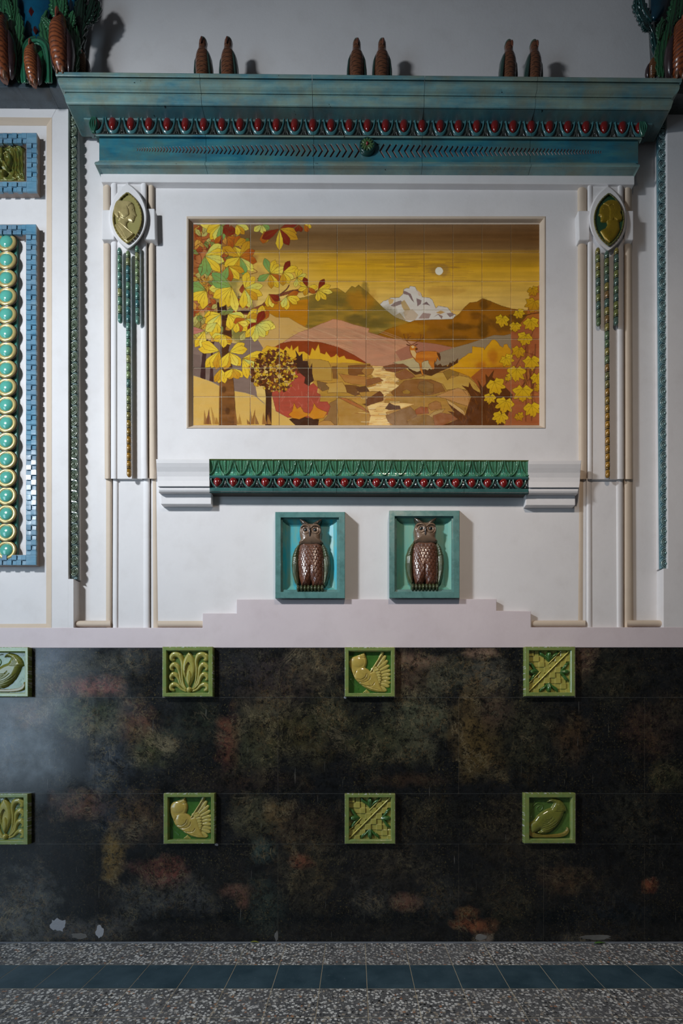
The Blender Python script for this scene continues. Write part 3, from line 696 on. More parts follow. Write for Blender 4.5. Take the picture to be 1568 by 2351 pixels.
# plaster end blocks of the shelf
def end_block(label, xs, yo_, sgn):
    root = empty('plaster_end_block', P(sum(xs[0])/2, 1160, -.03), label, 'moulding')
    lv = [(1054+yo_, .060), (1056+yo_, .064), (1063+yo_, .063), (1072+yo_, .056), (1083+yo_, .046), (1094+yo_, .040), (1104+yo_, .040), (1111+yo_, .045), (1116.5+yo_, .050), (1117+yo_, .035), (1119+yo_, .034), (1120+yo_, .040), (1124+yo_, .043), (1129+yo_, .038), (1131+yo_, .026)]
    n = len(lv); vs = []
    for s in (0, 1):
        for i, (y, d) in enumerate(lv):
            x = xs[0][s]+(xs[1][s]-xs[0][s])*i/(n-1); vs.append(P(x, y, d))
        vs += [Vector((vs[-1].x, .0295, vs[-1].z)), Vector((vs[-n].x, .0295, vs[-n].z))]
    m_ = n+2; b = MB(); b.add(vs, [(i, i+1, m_+i+1, m_+i) for i in range(m_-1)]+[(m_-1, 0, m_, 2*m_-1), tuple(range(m_)), tuple(range(m_, 2*m_))[::-1]])
    bevel(b.build('scroll_moulding', M['white'], root), .0015)
    slab('base_block', rect(xs[2][0], 1130+yo_, xs[2][1], 1157.5+yo_), .008, -.0295, M['white'], root, .003)
end_block('white plaster scroll-edged block at the left end of the green shelf moulding', [(358, 480.5), (365.5, 482), (369, 485)], 0, -1)
end_block('white plaster scroll-edged block at the right end of the green shelf moulding', [(1213.5, 1335), (1213.5, 1326), (1207, 1321)], 2.5, 1)
# ================================================================ VERTICAL RING STRIPS
def ring_profile(name, parts):
    b = MB()
    for prof in parts: v, f = lathe_y(prof, 28); b.add(v, f)
    me = mesh(b.v, b.f); fix(me); me.polygons.foreach_set('use_smooth', np.ones(len(me.polygons), bool)); return me
def torus_prof(R_, r, y0, n=8, sq=1): return [(R_-r*math.cos(math.pi*i/n), y0-r*sq*math.sin(math.pi*i/n)) for i in range(n+1)]
def strip(label, x0, x1, y0, y1, cols, dx_bot, side, n, ycs):
    root = empty('ring_strip', P((x0+x1)/2, y1, 0), label, 'moulding')
    w = x1-x0; ny = int((y1-y0)*1.6); nx = 40
    v = np.linspace(y0, y1, ny); t = (v-y0)/(y1-y0); U_ = np.linspace(0, w, nx)
    Ug = np.broadcast_to(U_, (ny, nx)); Vg = np.broadcast_to(v[:, None], (ny, nx)); off = dx_bot*t[:, None]
    sp = ycs[1]-ycs[0]; ph = ((Vg-ycs[0])/sp) % 1.0; ph = np.minimum(ph, 1-ph)
    cx = w*.55
    H = .003+.0035*vnoise(ny, nx, ny//9, 8, 5, 2)
    # scallop leaf edges round each ring
    r = np.hypot(Ug-cx, ph*sp*1.0); H = np.where(np.abs(r-w*.56) < 1.5, .009, H)
    H += .0035*np.sin((Vg)/sp*2*math.pi*3+Ug)*(np.abs(Ug-cx) > w*.33)*.6
    H[:, 0] = H[:, -1] = -.0062; H[0] = H[-1] = -.0062; H[:, 1] = .001; H[:, -2] = .001
    k = (D+.024)/F; X = (x0+Ug+off-CX)*k; Z = EYE+(CY-Vg)*k
    X[:, 0] = X[:, 1]; X[:, -1] = X[:, -2]
    cn = vnoise(ny, nx, ny//14, 3, 3, 2)[..., None]; col = s2l(cols[0])*(1-cn)+s2l(cols[1])*cn
    me = field_mesh(X, Z, H, -.024, None, col); link('scalloped_backing', me, M['vgloss'], root, True)
    rm = ring_profile('r', [torus_prof(8.6*K, 1.5*K, .0, 8, 1.6), torus_prof(5.2*K, 1.1*K, -.001, 8, 1.8), [(2.9*K, .002), (2.7*K, -.006), (1.8*K, -.0095), (.6*K, -.0112), (.0001, -.0114)]])
    vcol(rm, cols[2]); rm.materials.append(M['vgloss'])
    b2 = MB()
    v_, f_ = [], []
    for q in range(9):           # S-shaped link between neighbouring rings
        t_ = q/8; x_ = (-7+14*t_)*K; z_ = -12.3*K+(math.sin((t_-.5)*math.pi))*4*K
        for s in (-1, 1): v_ += [(x_, -.004-.002*(s > 0), z_+s*1.0*K)]
    for q in range(8): f_.append((q*2, q*2+1, q*2+3, q*2+2))
    for yc in ycs:
        o = bpy.data.objects.new('ring_boss', rm); COL.objects.link(o); o.parent = root
        t_ = (yc-y0)/(y1-y0); o.location = P(x0+w*.55+dx_bot*t_, yc, -.0155)-root.location; o.scale = (w/22, 1, 1.12)
        o.rotation_euler = (0, math.radians(22), math.radians(-10*side))
    return root
strip('narrow dark green glazed strip of linked rings left of the mural', 156.5, 178, 246, 1331, [(70, 92, 88), (104, 124, 120), (112, 124, 104)], 3.5, 1, 44, [254+24.62*i for i in range(44)])
strip('narrow blue-grey glazed strip of linked rings right of the mural', 1507, 1531, 272, 1307, [(84, 130, 142), (124, 160, 168), (118, 148, 148)], 6.5, -1, 42, [284+24.65*i for i in range(42)])

# ================================================================ LEFT SUNK PANEL
def checker_frame(label, xo0, yo0, xo1, yo1, band, sq, d0, thick):
    root = empty('checker_frame', P((xo0+xo1)/2, yo1, d0), label, 'frame')
    k = (D-d0-thick)/F; r = random.Random(int(yo1)); b = MB(); bb = MB(); cc = MB()
    def box(bx, x0, x1, y0, y1, da, db, tilt=0):
        p = [P(x0, y0, db), P(x1, y0, db), P(x1, y1, db), P(x0, y1, db)]
        q = [Vector((v.x, -da, v.z)) for v in p]
        if tilt: p[0].y += tilt; p[1].y += tilt
        bx.add(p+q, [(0,1,2,3), (4,7,6,5), (0,4,5,1), (1,5,6,2), (2,6,7,3), (3,7,4,0)])
    dt = d0+thick
    for (a0, b0, a1, b1) in ((xo0, yo0, xo1, yo0+band), (xo0, yo1-band, xo1, yo1), (xo0, yo0+band, xo0+band, yo1-band), (xo1-band, yo0+band, xo1, yo1-band)):
        box(bb, a0, a1, b0, b1, d0, dt-.007)
    for (a0, b0) in ((xo0, yo0), (xo1-band, yo0), (xo0, yo1-band), (xo1-band, yo1-band)): cc = MB(); box(cc, a0+.3, a0+band-.3, b0+.3, b0+band-.3, dt-.008, dt+.001); cc.build('corner_tile', M['sky'], root)
    h = band/2
    n = round((yo1-yo0-2*band)/sq); s = (yo1-yo0-2*band)/n
    for i in range(n):
        for x_ in (xo0, xo1-band):
            ya = yo0+band+i*s
            for c in (0, 1):
                up = (i+c) % 2 == 0
                box(b, x_+c*h+.25, x_+(c+1)*h-.25, ya+.25, ya+s-.25, dt-.010, dt+(.0012 if up else -.0040), r.uniform(.0, .0012) if up else .002)
    n = round((xo1-xo0-2*band)/sq); s = (xo1-xo0-2*band)/n
    for i in range(n):
        for y_ in (yo0, yo1-band):
            xa = xo0+band+i*s
            for c in (0, 1):
                up = (i+c) % 2 == 1
                box(b, xa+.25, xa+s-.25, y_+c*h+.25, y_+(c+1)*h-.25, dt-.010, dt+(.0012 if up else -.0040), r.uniform(.0, .0012) if up else .002)
    bb.build('frame_backing', M['framebrown'], root); b.build('checker_squares', M['sky'], root); return root
M['framebrown'] = plaster('fired_clay_side', (150, 138, 132), (176, 160, 152))
M['sky'] = blueglaze('sky_blue_glaze', [(62, 118, 146), (92, 142, 168), (112, 158, 182), (136, 172, 186), (120, 142, 160)], .14)
checker_frame('small sky-blue checkered ceramic frame around the lion head', -74, 305, 84, 440, 23.5, 11.6, -.022, .038)
checker_frame('tall sky-blue checkered ceramic frame around the column of turquoise domes', -52, 515, 82.5, 1297, 23, 11.45, -.022, .038)
# lion head relief
LR = empty('lion_relief', P(4, 408, -.022), 'gold lustre lion head relief in the small blue frame', 'relief')
U, V, X, Z = grid_px(-44, 332, 52.5, 409, 240, 190, 0.0)
S = U-7; A = np.abs(S); Y = V-332; H = np.full(U.shape, .006)
H += .0015*vnoise(*U.shape, 20, 20, 2, 2)
for s in (-1, 1):                                   # wavy mane locks
    Q = S*s
    for k_, pts in enumerate([[(6, 6, 3), (14, 3, 4), (22, 8, 4), (27, 20, 4), (27, 34, 4), (30, 46, 4), (28, 58, 4), (33, 68, 4.5), (40, 70, 3)],
                 [(12, 4, 3), (26, 4, 3.5), (33, 14, 4), (35, 28, 4), (36, 42, 4), (34, 52, 4), (38, 62, 4)], [(24, 2, 3), (38, 4, 4), (43, 16, 4), (42, 30, 4), (45, 44, 4), (43, 56, 4), (46, 66, 4)],
                 [(20, 52, 3), (24, 62, 4), (20, 72, 4), (28, 75, 3)], [(3, 3, 2.5), (8, 9, 3.5), (16, 10, 3.5), (21, 18, 3.5), (22, 30, 3.5), (22, 44, 3.5), (20, 54, 3)]]):
        H = np.maximum(H, .003+stroke(Q, Y, pts, 6)*K*1.25)
        H += .0012*np.sin(linedist(Q, Y, [p[:2] for p in pts], 4)*2.0)*(stroke(Q, Y, pts, 5) > 0)
    pk = lambda b0, st_: np.where(st_ > .3, b0+st_*K*1.6, 0)
    H = np.maximum(H, pk(.010, stroke(Q, Y, [(12, 24, 4), (17, 32, 5), (16, 44, 5), (10, 54, 5)], 6)))         # cheek
    H = np.maximum(H, pk(.017, stroke(Q, Y, [(4, 24, 2.2), (10, 21, 2.6), (17, 26, 2)], 6)))                  # brow
    H = np.maximum(H, pk(.015, stroke(Q, Y, [(8, 28.5, 2.0), (13, 29, 2.0)], 5)))                             # eye
    H = np.maximum(H, pk(.018, stroke(Q, Y, [(2, 44, 3.5), (7, 48, 4.5), (11, 55, 3.5)], 6)))                 # muzzle
dm = np.sqrt(np.clip(1-(S/17)**2-((Y-32)/26)**2, 0, 1)); H = np.maximum(H, np.where(dm > 0, .009+dm*.012, 0))
H = np.maximum(H, pk(.019, stroke(S, Y, [(0, 16, 4), (0, 30, 3), (0, 40, 4.5)], 6)))
H = np.where(((S/8)**2+((Y-55)/3.6)**2) < 1, .008, H)
H = np.maximum(H, pk(.010, stroke(S, Y, [(-5, 63, 4), (0, 66, 6), (5, 63, 4)], 6)))
for s in (-1, 1): H = np.where(((S*s-10.5)/2.2)**2+((Y-29)/1.3)**2 < 1, H-.0025, H); H = np.where((np.hypot(S*s-3, Y-42.5) < 1.3), H-.004, H)
cn = vnoise(*U.shape, 14, 14, 8, 3)[..., None]; col = s2l((134, 116, 44))*cn+s2l((86, 112, 54))*(1-cn)
H[0] = H[-1] = 0; H[:, 0] = H[:, -1] = 0
me = field_mesh(X, Z, H, -.022+.006, None, col); link('lion_head', me, M['lustre'], LR, True)
slab('relief_tile', rect(-45, 331, 53.5, 410), -.010, -.0215, M['beige'], LR, .001)
# column of turquoise domes
DC = empty('dome_panel', P(15, 1275, -.022), 'narrow panel of turquoise glazed domes in gold rings inside the tall blue frame', 'relief')
o = slab('panel_backing', rect(-10, 538, 38, 1274), -.006, -.0215, None, DC, 0); vcol(o.data, (70, 140, 124)); o.data.materials.append(M['vgloss'])
ringm = ring_profile('x', [torus_prof(18.2*K, 4.4*K, 0, 10, .75)]); vcol(ringm, (206, 184, 120)); ringm.materials.append(M['lustre'])
rimm = ring_profile('y', [torus_prof(19.0*K, 5.2*K, .0025, 8, .35)]); vcol(rimm, (66, 48, 36)); rimm.materials.append(M['vglaze'])
domem = ring_profile('z', [[(15.6*K, .001), (15.3*K, -.003), (14.2*K, -.0070), (11.8*K, -.0112), (8.5*K, -.0145), (4*K, -.0165), (.0001, -.017)]]); vcol(domem, (96, 186, 168)); domem.materials.append(M['vgloss'])
for i in range(18):
    yc = 556.5+41.6*i
    if yc > 1266: yc = 1266
    rr = empty('roundel', P(15.5, yc, .003+.0006*(i % 2))-DC.location, parent=DC); rr.rotation_euler = (math.radians(-5), 0, 0)
    for nm, me in (('gold_ring', ringm), ('dome', domem), ('clay_rim', rimm)):
        o = bpy.data.objects.new(nm, me); COL.objects.link(o); o.parent = rr
# ================================================================ MEDALLIONS AND RODS
def vesica(cx, cy, hw, hh, n=64):
    out = []
    for k in range(n):
        t = k/n*2*math.pi; s = math.sin(t); v_ = -math.cos(t); R_c = (hh*hh+hw*hw)/(2*hw); xx = math.sqrt(max(0, R_c*R_c-(v_*hh)**2))-(R_c-hw); xx = .85*xx+.15*hw*abs(s)**1.5; out.append((cx+(math.copysign(xx, s) if abs(s) > 1e-6 else 0), cy+hh*v_))
    return out
def medallion(label, cx, cy, hw, hh, face, body, bg, rimc, design, mirror):
    root = empty('profile_medallion', P(cx, cy+hh, .026), label, 'medallion')
    d0 = .026; pts = vesica(cx, cy, hw, hh)
    U, V, X, Z = grid_px(cx-hw, cy-hh, cx+hw, cy+hh, 150, 250, d0)
    inside = poly_sd(U, V, vesica(cx, cy, hw-2.5, hh-4))
    m0 = inside > -1
    bgH = np.where(m0, .002, 0)
    me = field_mesh(X, Z, bgH+.001*vnoise(*U.shape, 10, 8, 3), d0, m0, flatcol(U.shape, bg)); link('medallion_ground', me, M['vgloss'], root, True)
    # rim of short blocks
    n = 36; per = []
    dense = vesica(cx, cy, hw-1.6, hh-2.4, 720); L_ = [0]
    for i in range(1, 721): L_.append(L_[-1]+math.dist(dense[i % 720], dense[i-1]))
    b = MB(); c_i = 0
    for j in range(n):
        sub = [L_[-1]*(j+t)/n for t in (.05, .3, .6, .95)]
        ring = []
        for s in sub:
            i = min(range(721), key=lambda q: abs(L_[q]-s)) % 720
            p = Vector((*dense[i], 0)); q = Vector((*dense[(i+3) % 720], 0)); tn = (q-p).normalized(); nn = Vector((-tn.y, tn.x, 0))
            ring.append([P(p.x-nn.x*2.3, p.y-nn.y*2.3, d0), P(p.x-nn.x*1.9, p.y-nn.y*1.9, d0+.008), P(p.x, p.y, d0+.011), P(p.x+nn.x*1.9, p.y+nn.y*1.9, d0+.008), P(p.x+nn.x*2.3, p.y+nn.y*2.3, d0)])
        vs = sum(ring, []); b.add(vs, [(a*5+c, a*5+c+1, (a+1)*5+c+1, (a+1)*5+c) for a in range(3) for c in range(4)]+[(0,1,2,3,4), (19,18,17,16,15)])
    o = b.build('beaded_rim', None, root, False); vcol(o.data, rimc); o.data.materials.append(M['lustre'])
    # bust
    Q = (U-cx)*(-1 if mirror else 1); Y = V-cy
    H, msk = design(Q, Y)
    msk = msk & (poly_sd(U, V, vesica(cx, cy, hw-3.5, hh-6)) > 0)
    cn = vnoise(*U.shape, 12, 8, 4, 3)[..., None]
    me = field_mesh(X, Z, H*K+.002, d0, msk, s2l(face)*cn+s2l(body)*(1-cn)); link('portrait_bust', me, M['lustre'], root, True)
    return root
def woman(Q, Y):     # faces right; crop scale 6.03 around (294,497)
    c = lambda x, y: ((x-567)/6.03, (y-585)/6.03)
    pl = lambda L_: [c(*p) for p in L_]
    sil = pl([(455, 372), (480, 368), (510, 385), (560, 375), (610, 382), (655, 410), (672, 450), (675, 490), (682, 520), (700, 560), (695, 578), (680, 585), (683, 600), (672, 612), (676, 625), (660, 640), (662, 655), (640, 665), (590, 650), (568, 672), (565, 700), (575, 735), (610, 770), (660, 810), (690, 830), (560, 1000), (420, 850), (385, 730), (400, 690), (440, 670), (455, 630), (415, 600), (395, 540), (395, 460), (420, 400)])
    sd = poly_sd(Q, Y, sil); m_ = sd > 0; H = inflate(sd, 8, 4.2)
    hair = pl([(455, 372), (510, 382), (600, 380), (650, 408), (620, 440), (590, 470), (600, 520), (605, 570), (560, 615), (520, 620), (490, 590), (470, 560), (470, 620), (440, 620), (400, 570), (392, 470), (420, 400)])
    hs = poly_sd(Q, Y, hair); H = np.where(hs > 0, np.maximum(H, 3.5+inflate(hs, 5, 2.6)), H)
    a = np.arctan2(Y-c(0, 500)[1], Q-c(520, 0)[0]); r = np.hypot(Y-c(0, 500)[1], Q-c(520, 0)[0])
    H += np.where(hs > .4, .14*np.sin(r*3.2+a*3), 0)
    for l_ in ([(420, 690), (480, 760), (560, 900)], [(440, 660), (540, 740), (640, 820)], [(560, 700), (600, 760), (665, 815)], [(475, 560), (480, 600), (520, 622), (560, 618)], [(580, 460), (600, 500), (607, 560), (590, 590)]):
        H -= np.clip(1-linedist(Q, Y, pl(l_))/.7, 0, 1)*1.3
    e = c(655, 500); H -= np.clip(1-np.hypot((Q-e[0])/1.8, (Y-e[1])/1.2), 0, 1)*1.6
    H -= np.clip(1-linedist(Q, Y, pl([(655, 612), (678, 612)]))/.6, 0, 1)*.9
    return H, m_
def youth(Q, Y):     # mirrored so that it faces left; crop scale 5.64 around (610,700)->(1398,504)
    c = lambda x, y: (-(x-610)/5.64, (y-700)/5.64)
    pl = lambda L_: [c(*p) for p in L_]
    sil = pl([(530, 500), (580, 478), (640, 472), (700, 490), (740, 540), (755, 600), (745, 640), (768, 690), (765, 730), (735, 745), (740, 790), (745, 850), (700, 930), (608, 1040), (540, 960), (485, 870), (500, 850), (560, 820), (580, 780), (570, 745), (510, 748), (490, 735), (495, 700), (490, 675), (462, 655), (478, 620), (480, 580), (495, 540)])
    sd = poly_sd(Q, Y, sil); m_ = sd > 0; H = inflate(sd, 8, 4.2)
    hair = pl([(520, 520), (580, 482), (640, 474), (700, 490), (742, 545), (755, 605), (745, 640), (768, 690), (762, 728), (700, 745), (660, 720), (640, 745), (600, 740), (595, 690), (600, 620), (580, 560)])
    hs = poly_sd(Q, Y, hair); H = np.where(hs > 0, np.maximum(H, 3.3+inflate(hs, 4, 2.4)), H)
    H += np.where(hs > .4, .16*np.sin(Q*3.0+np.sin(Y*.35)*3), 0)
    for l_ in ([(590, 750), (660, 760), (740, 750)], [(500, 850), (540, 830), (570, 815)], [(600, 560), (640, 540), (650, 600)]):
        H -= np.clip(1-linedist(Q, Y, pl(l_))/.7, 0, 1)*1.2
    e = c(515, 590); H -= np.clip(1-np.hypot((Q-e[0])/1.8, (Y-e[1])/1.2), 0, 1)*1.6
    H -= np.clip(1-linedist(Q, Y, pl([(485, 683), (510, 685)]))/.6, 0, 1)*.9
    return H, m_
medallion('pointed oval gold-green medallion with a woman in profile facing right on the left pilaster', 292.5, 500, 34, 60, (200, 180, 124), (184, 168, 112), (158, 150, 94), (160, 146, 84), woman, False)
medallion('pointed oval dark green medallion with a gold profile facing left on the right pilaster', 1398.5, 504, 35, 62, (150, 122, 30), (132, 112, 24), (38, 74, 50), (120, 116, 60), youth, True)

def rod(label, xt, yt, xb, yb, pal, gold_from=None, d=.012, r=5.2):
    root = empty('banded_rod', P(xb, yb, d), label, 'ornamental rod', 'banded ceramic rods hanging below the medallions')
    L_ = yb-yt; n = max(3, round(L_/18.6)); rr = random.Random(int(xt*7+yt))
    for i in range(n):
        y0 = yt+L_*i/n; y1 = yt+L_*(i+1)/n; s = y1-y0; prof = []
        def ring(y, q): prof.append((y, q))
        if i == 0:
            for t in (0, .12, .3, .5): ring(y0+s*t*.9, r*math.sqrt(max(.02, 1-(1-t*1.9)**2)) if t < .5 else r)
        else: ring(y0+.3, r*.92); ring(y0+.9, r*.92); ring(y0+1.2, r)
        if i == n-1:
            ring(y1-r*1.3, r)
            for t in (.25, .5, .75, .93, 1): ring(y1-r*1.3*(1-t), r*math.sqrt(max(.01, 1-t*t)))
        else:
            ring(y1-4.3, r); ring(y1-4.0, r*.92); ring(y1-2.9, r*.92); ring(y1-2.6, r); ring(y1-1.1, r); ring(y1-.8, r*.92); ring(y1+.3, r*.92)
        m_ = 16; vs = []; fs = []
        for (y, q) in prof:
            cx = xt+(xb-xt)*(y-yt)/L_; c0 = P(cx, y, d)
            for a in range(m_): t = 2*math.pi*a/m_; vs.append((c0.x+q*K*math.cos(t), c0.y+q*K*math.sin(t), c0.z))
        for j in range(len(prof)-1):
            for a in range(m_): a2 = (a+1) % m_; fs.append((j*m_+a, j*m_+a2, (j+1)*m_+a2, (j+1)*m_+a))
        fs.append(tuple(range(m_))); fs.append(tuple((len(prof)-1)*m_+a for a in range(m_))[::-1])
        me = mesh(vs, fs); fix(me)
        c = np.array(pal[rr.randrange(len(pal))], float)
        if gold_from and y0 > gold_from: t = min(1, (y0-gold_from)/150); c = c*(1-t)+np.array((158, 116, 40))*t
        at = me.color_attributes.new('Col', 'FLOAT_COLOR', 'POINT'); cc = np.ones((len(me.vertices), 4)); cc[:, :3] = s2l(c)
        for vi, (y, q) in enumerate(prof):
            if q < r*.95 and not (i == 0 and vi < 3) and not (i == n-1 and vi > len(prof)-6): cc[vi*m_:(vi+1)*m_, :3] = s2l((14, 26, 26))
        at.data.foreach_set('color', cc.ravel())
        link('rod_segment', me, M['rodg'], root, True)
M['rodg'] = glaze('rod_glaze', var=.4, rough=.2, scale=30, metal=.15, coat=.8, dark=(90, 90, 90))
GP = [(92, 140, 128), (104, 146, 120), (136, 156, 112), (74, 124, 124), (150, 156, 106), (108, 150, 136)]
RP = [(92, 112, 80), (112, 118, 66), (132, 122, 64), (80, 104, 92), (128, 100, 60)]
rod('short green banded rod, outer left one under the left medallion', 275, 569, 276, 742, GP)
rod('long banded rod turning gold at its foot, under the left medallion', 294.5, 576, 296.5, 1096, GP, 850)
rod('short green banded rod, inner right one under the left medallion', 315.5, 565, 316.5, 745, GP)
rod('short green banded rod, inner left one under the right medallion', 1372, 569, 1374, 749, RP[:1]+RP[3:4]*2+RP)
rod('long banded rod turning gold at its foot, under the right medallion', 1392.5, 577, 1395, 1098, RP, 800)
rod('short olive banded rod, outer right one under the right medallion', 1415, 569, 1414, 748, RP)
# ================================================================ SQUARE RELIEF TILES IN THE DADO (local metres, x right, y into the wall, z up)
TS = 116*K; NR = 190
def canon(box):
    """local grid over the tile face -> drawing coordinates of the zoomed tile"""
    x0, y0, x1, y1 = box; u = np.linspace(0, 1, NR); A, B = np.meshgrid(u, u)
    return x0+A*(x1-x0), y0+B*(y1-y0), (A-.5)*TS, (.5-B)*TS
GOLD = (186, 172, 84); GREEN = (84, 128, 62)
def tile_meshes(kind):
    box = {'palmette': (125, 100, 1450, 1395), 'dove': (125, 110, 1420, 1400), 'lattice': (165, 105, 1465, 1390), 'peacock': (150, 110, 1480, 1420)}[kind]
    U, V, X, Z = canon(box); q = TS/(box[2]-box[0]); cn = vnoise(NR, NR, 12, 12, 4, 3)[..., None]; out = []
    fr = {'palmette': (235, 205, 1330, 1290), 'dove': (232, 215, 1320, 1300), 'lattice': (280, 205, 1360, 1285), 'peacock': (290, 235, 1385, 1315)}[kind]
    sd = np.minimum(np.minimum(U-fr[0], fr[2]-U), np.minimum(V-fr[1], fr[3]-V))
    Hf = np.where(sd < -4, .030, np.where(sd < 8, .024, 0)); Mf = sd < 9
    Hf[0] = Hf[-1] = 0; Hf[:, 0] = Hf[:, -1] = 0; Hf[1, 1:-1] = Hf[-2, 1:-1] = .028; Hf[1:-1, 1] = Hf[1:-1, -2] = .028
    X2 = X.copy(); Z2 = Z.copy(); X2[:, 0] = X[:, 1]; X2[:, -1] = X[:, -2]; Z2[0] = Z[1]; Z2[-1] = Z[-2]
    col = s2l((148, 154, 84))*cn+s2l((118, 148, 84))*(1-cn)
    ch = vnoise(NR, NR, 46, 46, 13, 2); edge = np.zeros_like(ch); edge[:5] = edge[-4:] = 1; edge[:, :4] = edge[:, -4:] = 1
    col = np.where(((ch > .70) & (edge > 0))[..., None], s2l((206, 210, 204)), col)
    out.append(('tile_frame', field_mesh(X2, Z2, Hf, 0, Mf, col), 0))
    inn = sd > 3; bg = s2l({'palmette': (96, 122, 58), 'dove': (66, 112, 44), 'lattice': (132, 118, 44), 'peacock': (86, 118, 54)}[kind])
    gold = s2l(GOLD)*cn+s2l((162, 162, 80))*(1-cn)
    if kind == 'palmette':
        H = np.zeros(U.shape)
        for s in (1, -1):
            Q = 795+(U-795)*s
            for pts in ([(880,1180,15),(960,1000,25),(985,700,30),(980,480,45),(1040,330,72),(1150,285,78),(1240,340,72),(1250,410,58),(1200,430,34)],
                        [(890,1190,15),(1000,1020,22),(1050,780,30),(1090,620,55),(1180,550,66),(1262,610,56),(1262,665,44),(1225,690,26)],
                        [(895,1200,15),(1030,1060,25),(1080,920,35),(1135,830,56),(1210,805,62),(1272,870,54),(1265,930,40),(1225,950,24)],
                        [(890,1240,20),(1000,1190,28),(1100,1095,42),(1190,1065,60),(1265,1110,60),(1268,1180,54),(1205,1215,34)]):
                H = np.maximum(H, stroke(Q, V, pts, 7)*1.0)
        Mk = H > 3; col = gold.copy(); out.append(('scroll_leaf', field_mesh(X, Z, H*q*1.0+.003, .0045, Mk & inn, col), 1))
        # central bud
        def tear(cx, y0, y1, w, p=.8): t = np.clip((V-y0)/(y1-y0), 0, 1); ww = w*np.sin(np.pi*t**p); return ww-np.abs(U-cx), ww
        a, w1 = tear(795, 215, 1150, 185, .85); b_, w2 = tear(790, 495, 1130, 98, .75); c_, w3 = tear(795, 700, 1120, 76, .9)
        H = inflate(a, 90, .016); H = np.where(b_ > 0, .006, H); H = np.where(c_ > 0, .006+inflate(c_, 50, .010), H)
        out.append(('bud', field_mesh(X, Z, H, .005, (a > 2) & inn, gold), 1))
        H = stroke(U, V, [(795, 1205, 72), (795, 1215, 72)], 2); out.append(('bud_knob', field_mesh(X, Z, H*q*1.1, .008, (H > 4) & inn, gold), 1))
        bgH = np.zeros(U.shape)
    elif kind == 'dove':
        body = [(400,340),(520,290),(640,235),(660,290),(675,360),(700,430),(700,520),(660,640),(740,680),(800,740),(900,700),(960,760),(1010,900),(1060,1100),(1110,1200),(1180,1270),(950,1265),(800,1225),(640,1140),(500,1040),(400,930),(350,830),(300,740),(255,620),(240,500),(270,420),(330,360)]
        sd2 = poly_sd(U, V, body); H = inflate(sd2, 70, .012)
        H = np.maximum(H, .017*np.sqrt(np.clip(1-((U-470)/225)**2-((V-500)/190)**2, 0, 1)))
        H = np.maximum(H, .018*np.sqrt(np.clip(1-((U-560)/235)**2-((V-820)/230)**2, 0, 1))*(sd2 > 0))
        for l_, dp in (([(440,940),(560,945),(660,880),(690,800)], .004), ([(510,1020),(640,1015),(760,950),(790,860)], .004), ([(560,1080),(700,1110),(840,1100),(900,1020)], .004),
                       ([(410,330),(480,335),(560,385),(670,380)], .003), ([(430,720),(400,780),(370,840)], .004), ([(560,1100),(760,1190),(960,1260)], .003), ([(620,1090),(820,1160),(1050,1220)], .003), ([(700,900),(740,960)], .002), ([(600,960),(640,1010)], .002), ([(760,1010),(800,1090)], .002)):
            H -= dp*np.clip(1-linedist(U, V, l_)/12, 0, 1)
        H += .0015*np.clip(1-np.hypot(U-572, V-300)/16, 0, 1)
        Mk = (sd2 > 2) & inn; out.append(('dove_body', field_mesh(X, Z, np.maximum(H, .001), .005, Mk, s2l((200, 172, 82))*cn+s2l((184, 164, 82))*(1-cn)), 1))
        H = np.zeros(U.shape); ends = [(1120,240),(1180,340),(1225,460),(1262,580),(1290,700),(1292,800),(1290,905),(1288,1010),(1265,1100),(1195,1205)]
        st = [(880,730),(960,640),(985,660),(1010,720),(1040,780),(1060,850),(1070,920),(1060,1000),(1040,1050),(1010,1110)]
        for (ex, ey), (sx, sy) in zip(ends, st):
            r = stroke(U, V, [(sx, sy, 30), ((sx*.4+ex*.6), (sy*.4+ey*.6)+6, 46), (ex-18, ey+14, 38), (ex-4, ey+4, 18)], 8)
            hh = np.clip(r/26, 0, 1)*.006+r*q*.35; H = np.where(r > 2, hh*.6+.001+np.maximum(0, 0), H)
            H -= .0022*np.clip(1-linedist(U, V, [(sx, sy+28), (ex, ey+42)], 0)/8, 0, 1)*(H > 0)
        for (sx, sy) in [(930,640),(975,690),(1010,760),(1020,830),(1030,900),(1030,960),(1010,1020)]:
            r = stroke(U, V, [(sx-90, sy+30, 34), (sx-20, sy+10, 38), (sx+20, sy, 26)], 5); H = np.where(r > 2, .008+r*q*.3, H)
        r = stroke(U, V, [(800,740,22), (1000,430,20), (1118,240,12)], 16); H = np.maximum(H, np.where(r > 0, .009+r*q*.6, 0))
        H = np.where((H > 0), np.maximum(H, .001), 0)
        out.append(('dove_wing', field_mesh(X, Z, H, .0052, (H > 0) & inn & (poly_sd(U, V, body) < 40), s2l((204, 184, 96))*cn+s2l((186, 172, 92))*(1-cn)), 1))
        r = np.zeros(U.shape)
        for k_ in range(4): r = np.maximum(r, stroke(U, V, [(690, 1215, 14), (610+k_*50, 1285, 12)], 4))
        out.append(('dove_foot', field_mesh(X, Z, r*q*1.3, .005, (r > 2) & (sd > -2), gold), 1))
        bgH = .002*np.clip(1-linedist(U, V, [(280,950),(340,1050),(480,1180)])/30, 0, 1)
    elif kind == 'lattice':
        g = (fr[2]-fr[0])/7.7; gx = (U-fr[0])/g; gy = (V-fr[1])/g; ix = np.floor(gx).astype(int); iy = np.floor(gy).astype(int)
        n = 8; diag = (np.abs(ix-iy) <= 1) | (np.abs(ix+iy-7) <= 1)
        up = ((ix+iy) % 2 == 0); bgH = np.where(up & diag, .0075, np.where(diag, .003, .0)).astype(float)
        # low sloping planes
        bgH += .002*(gx-ix)
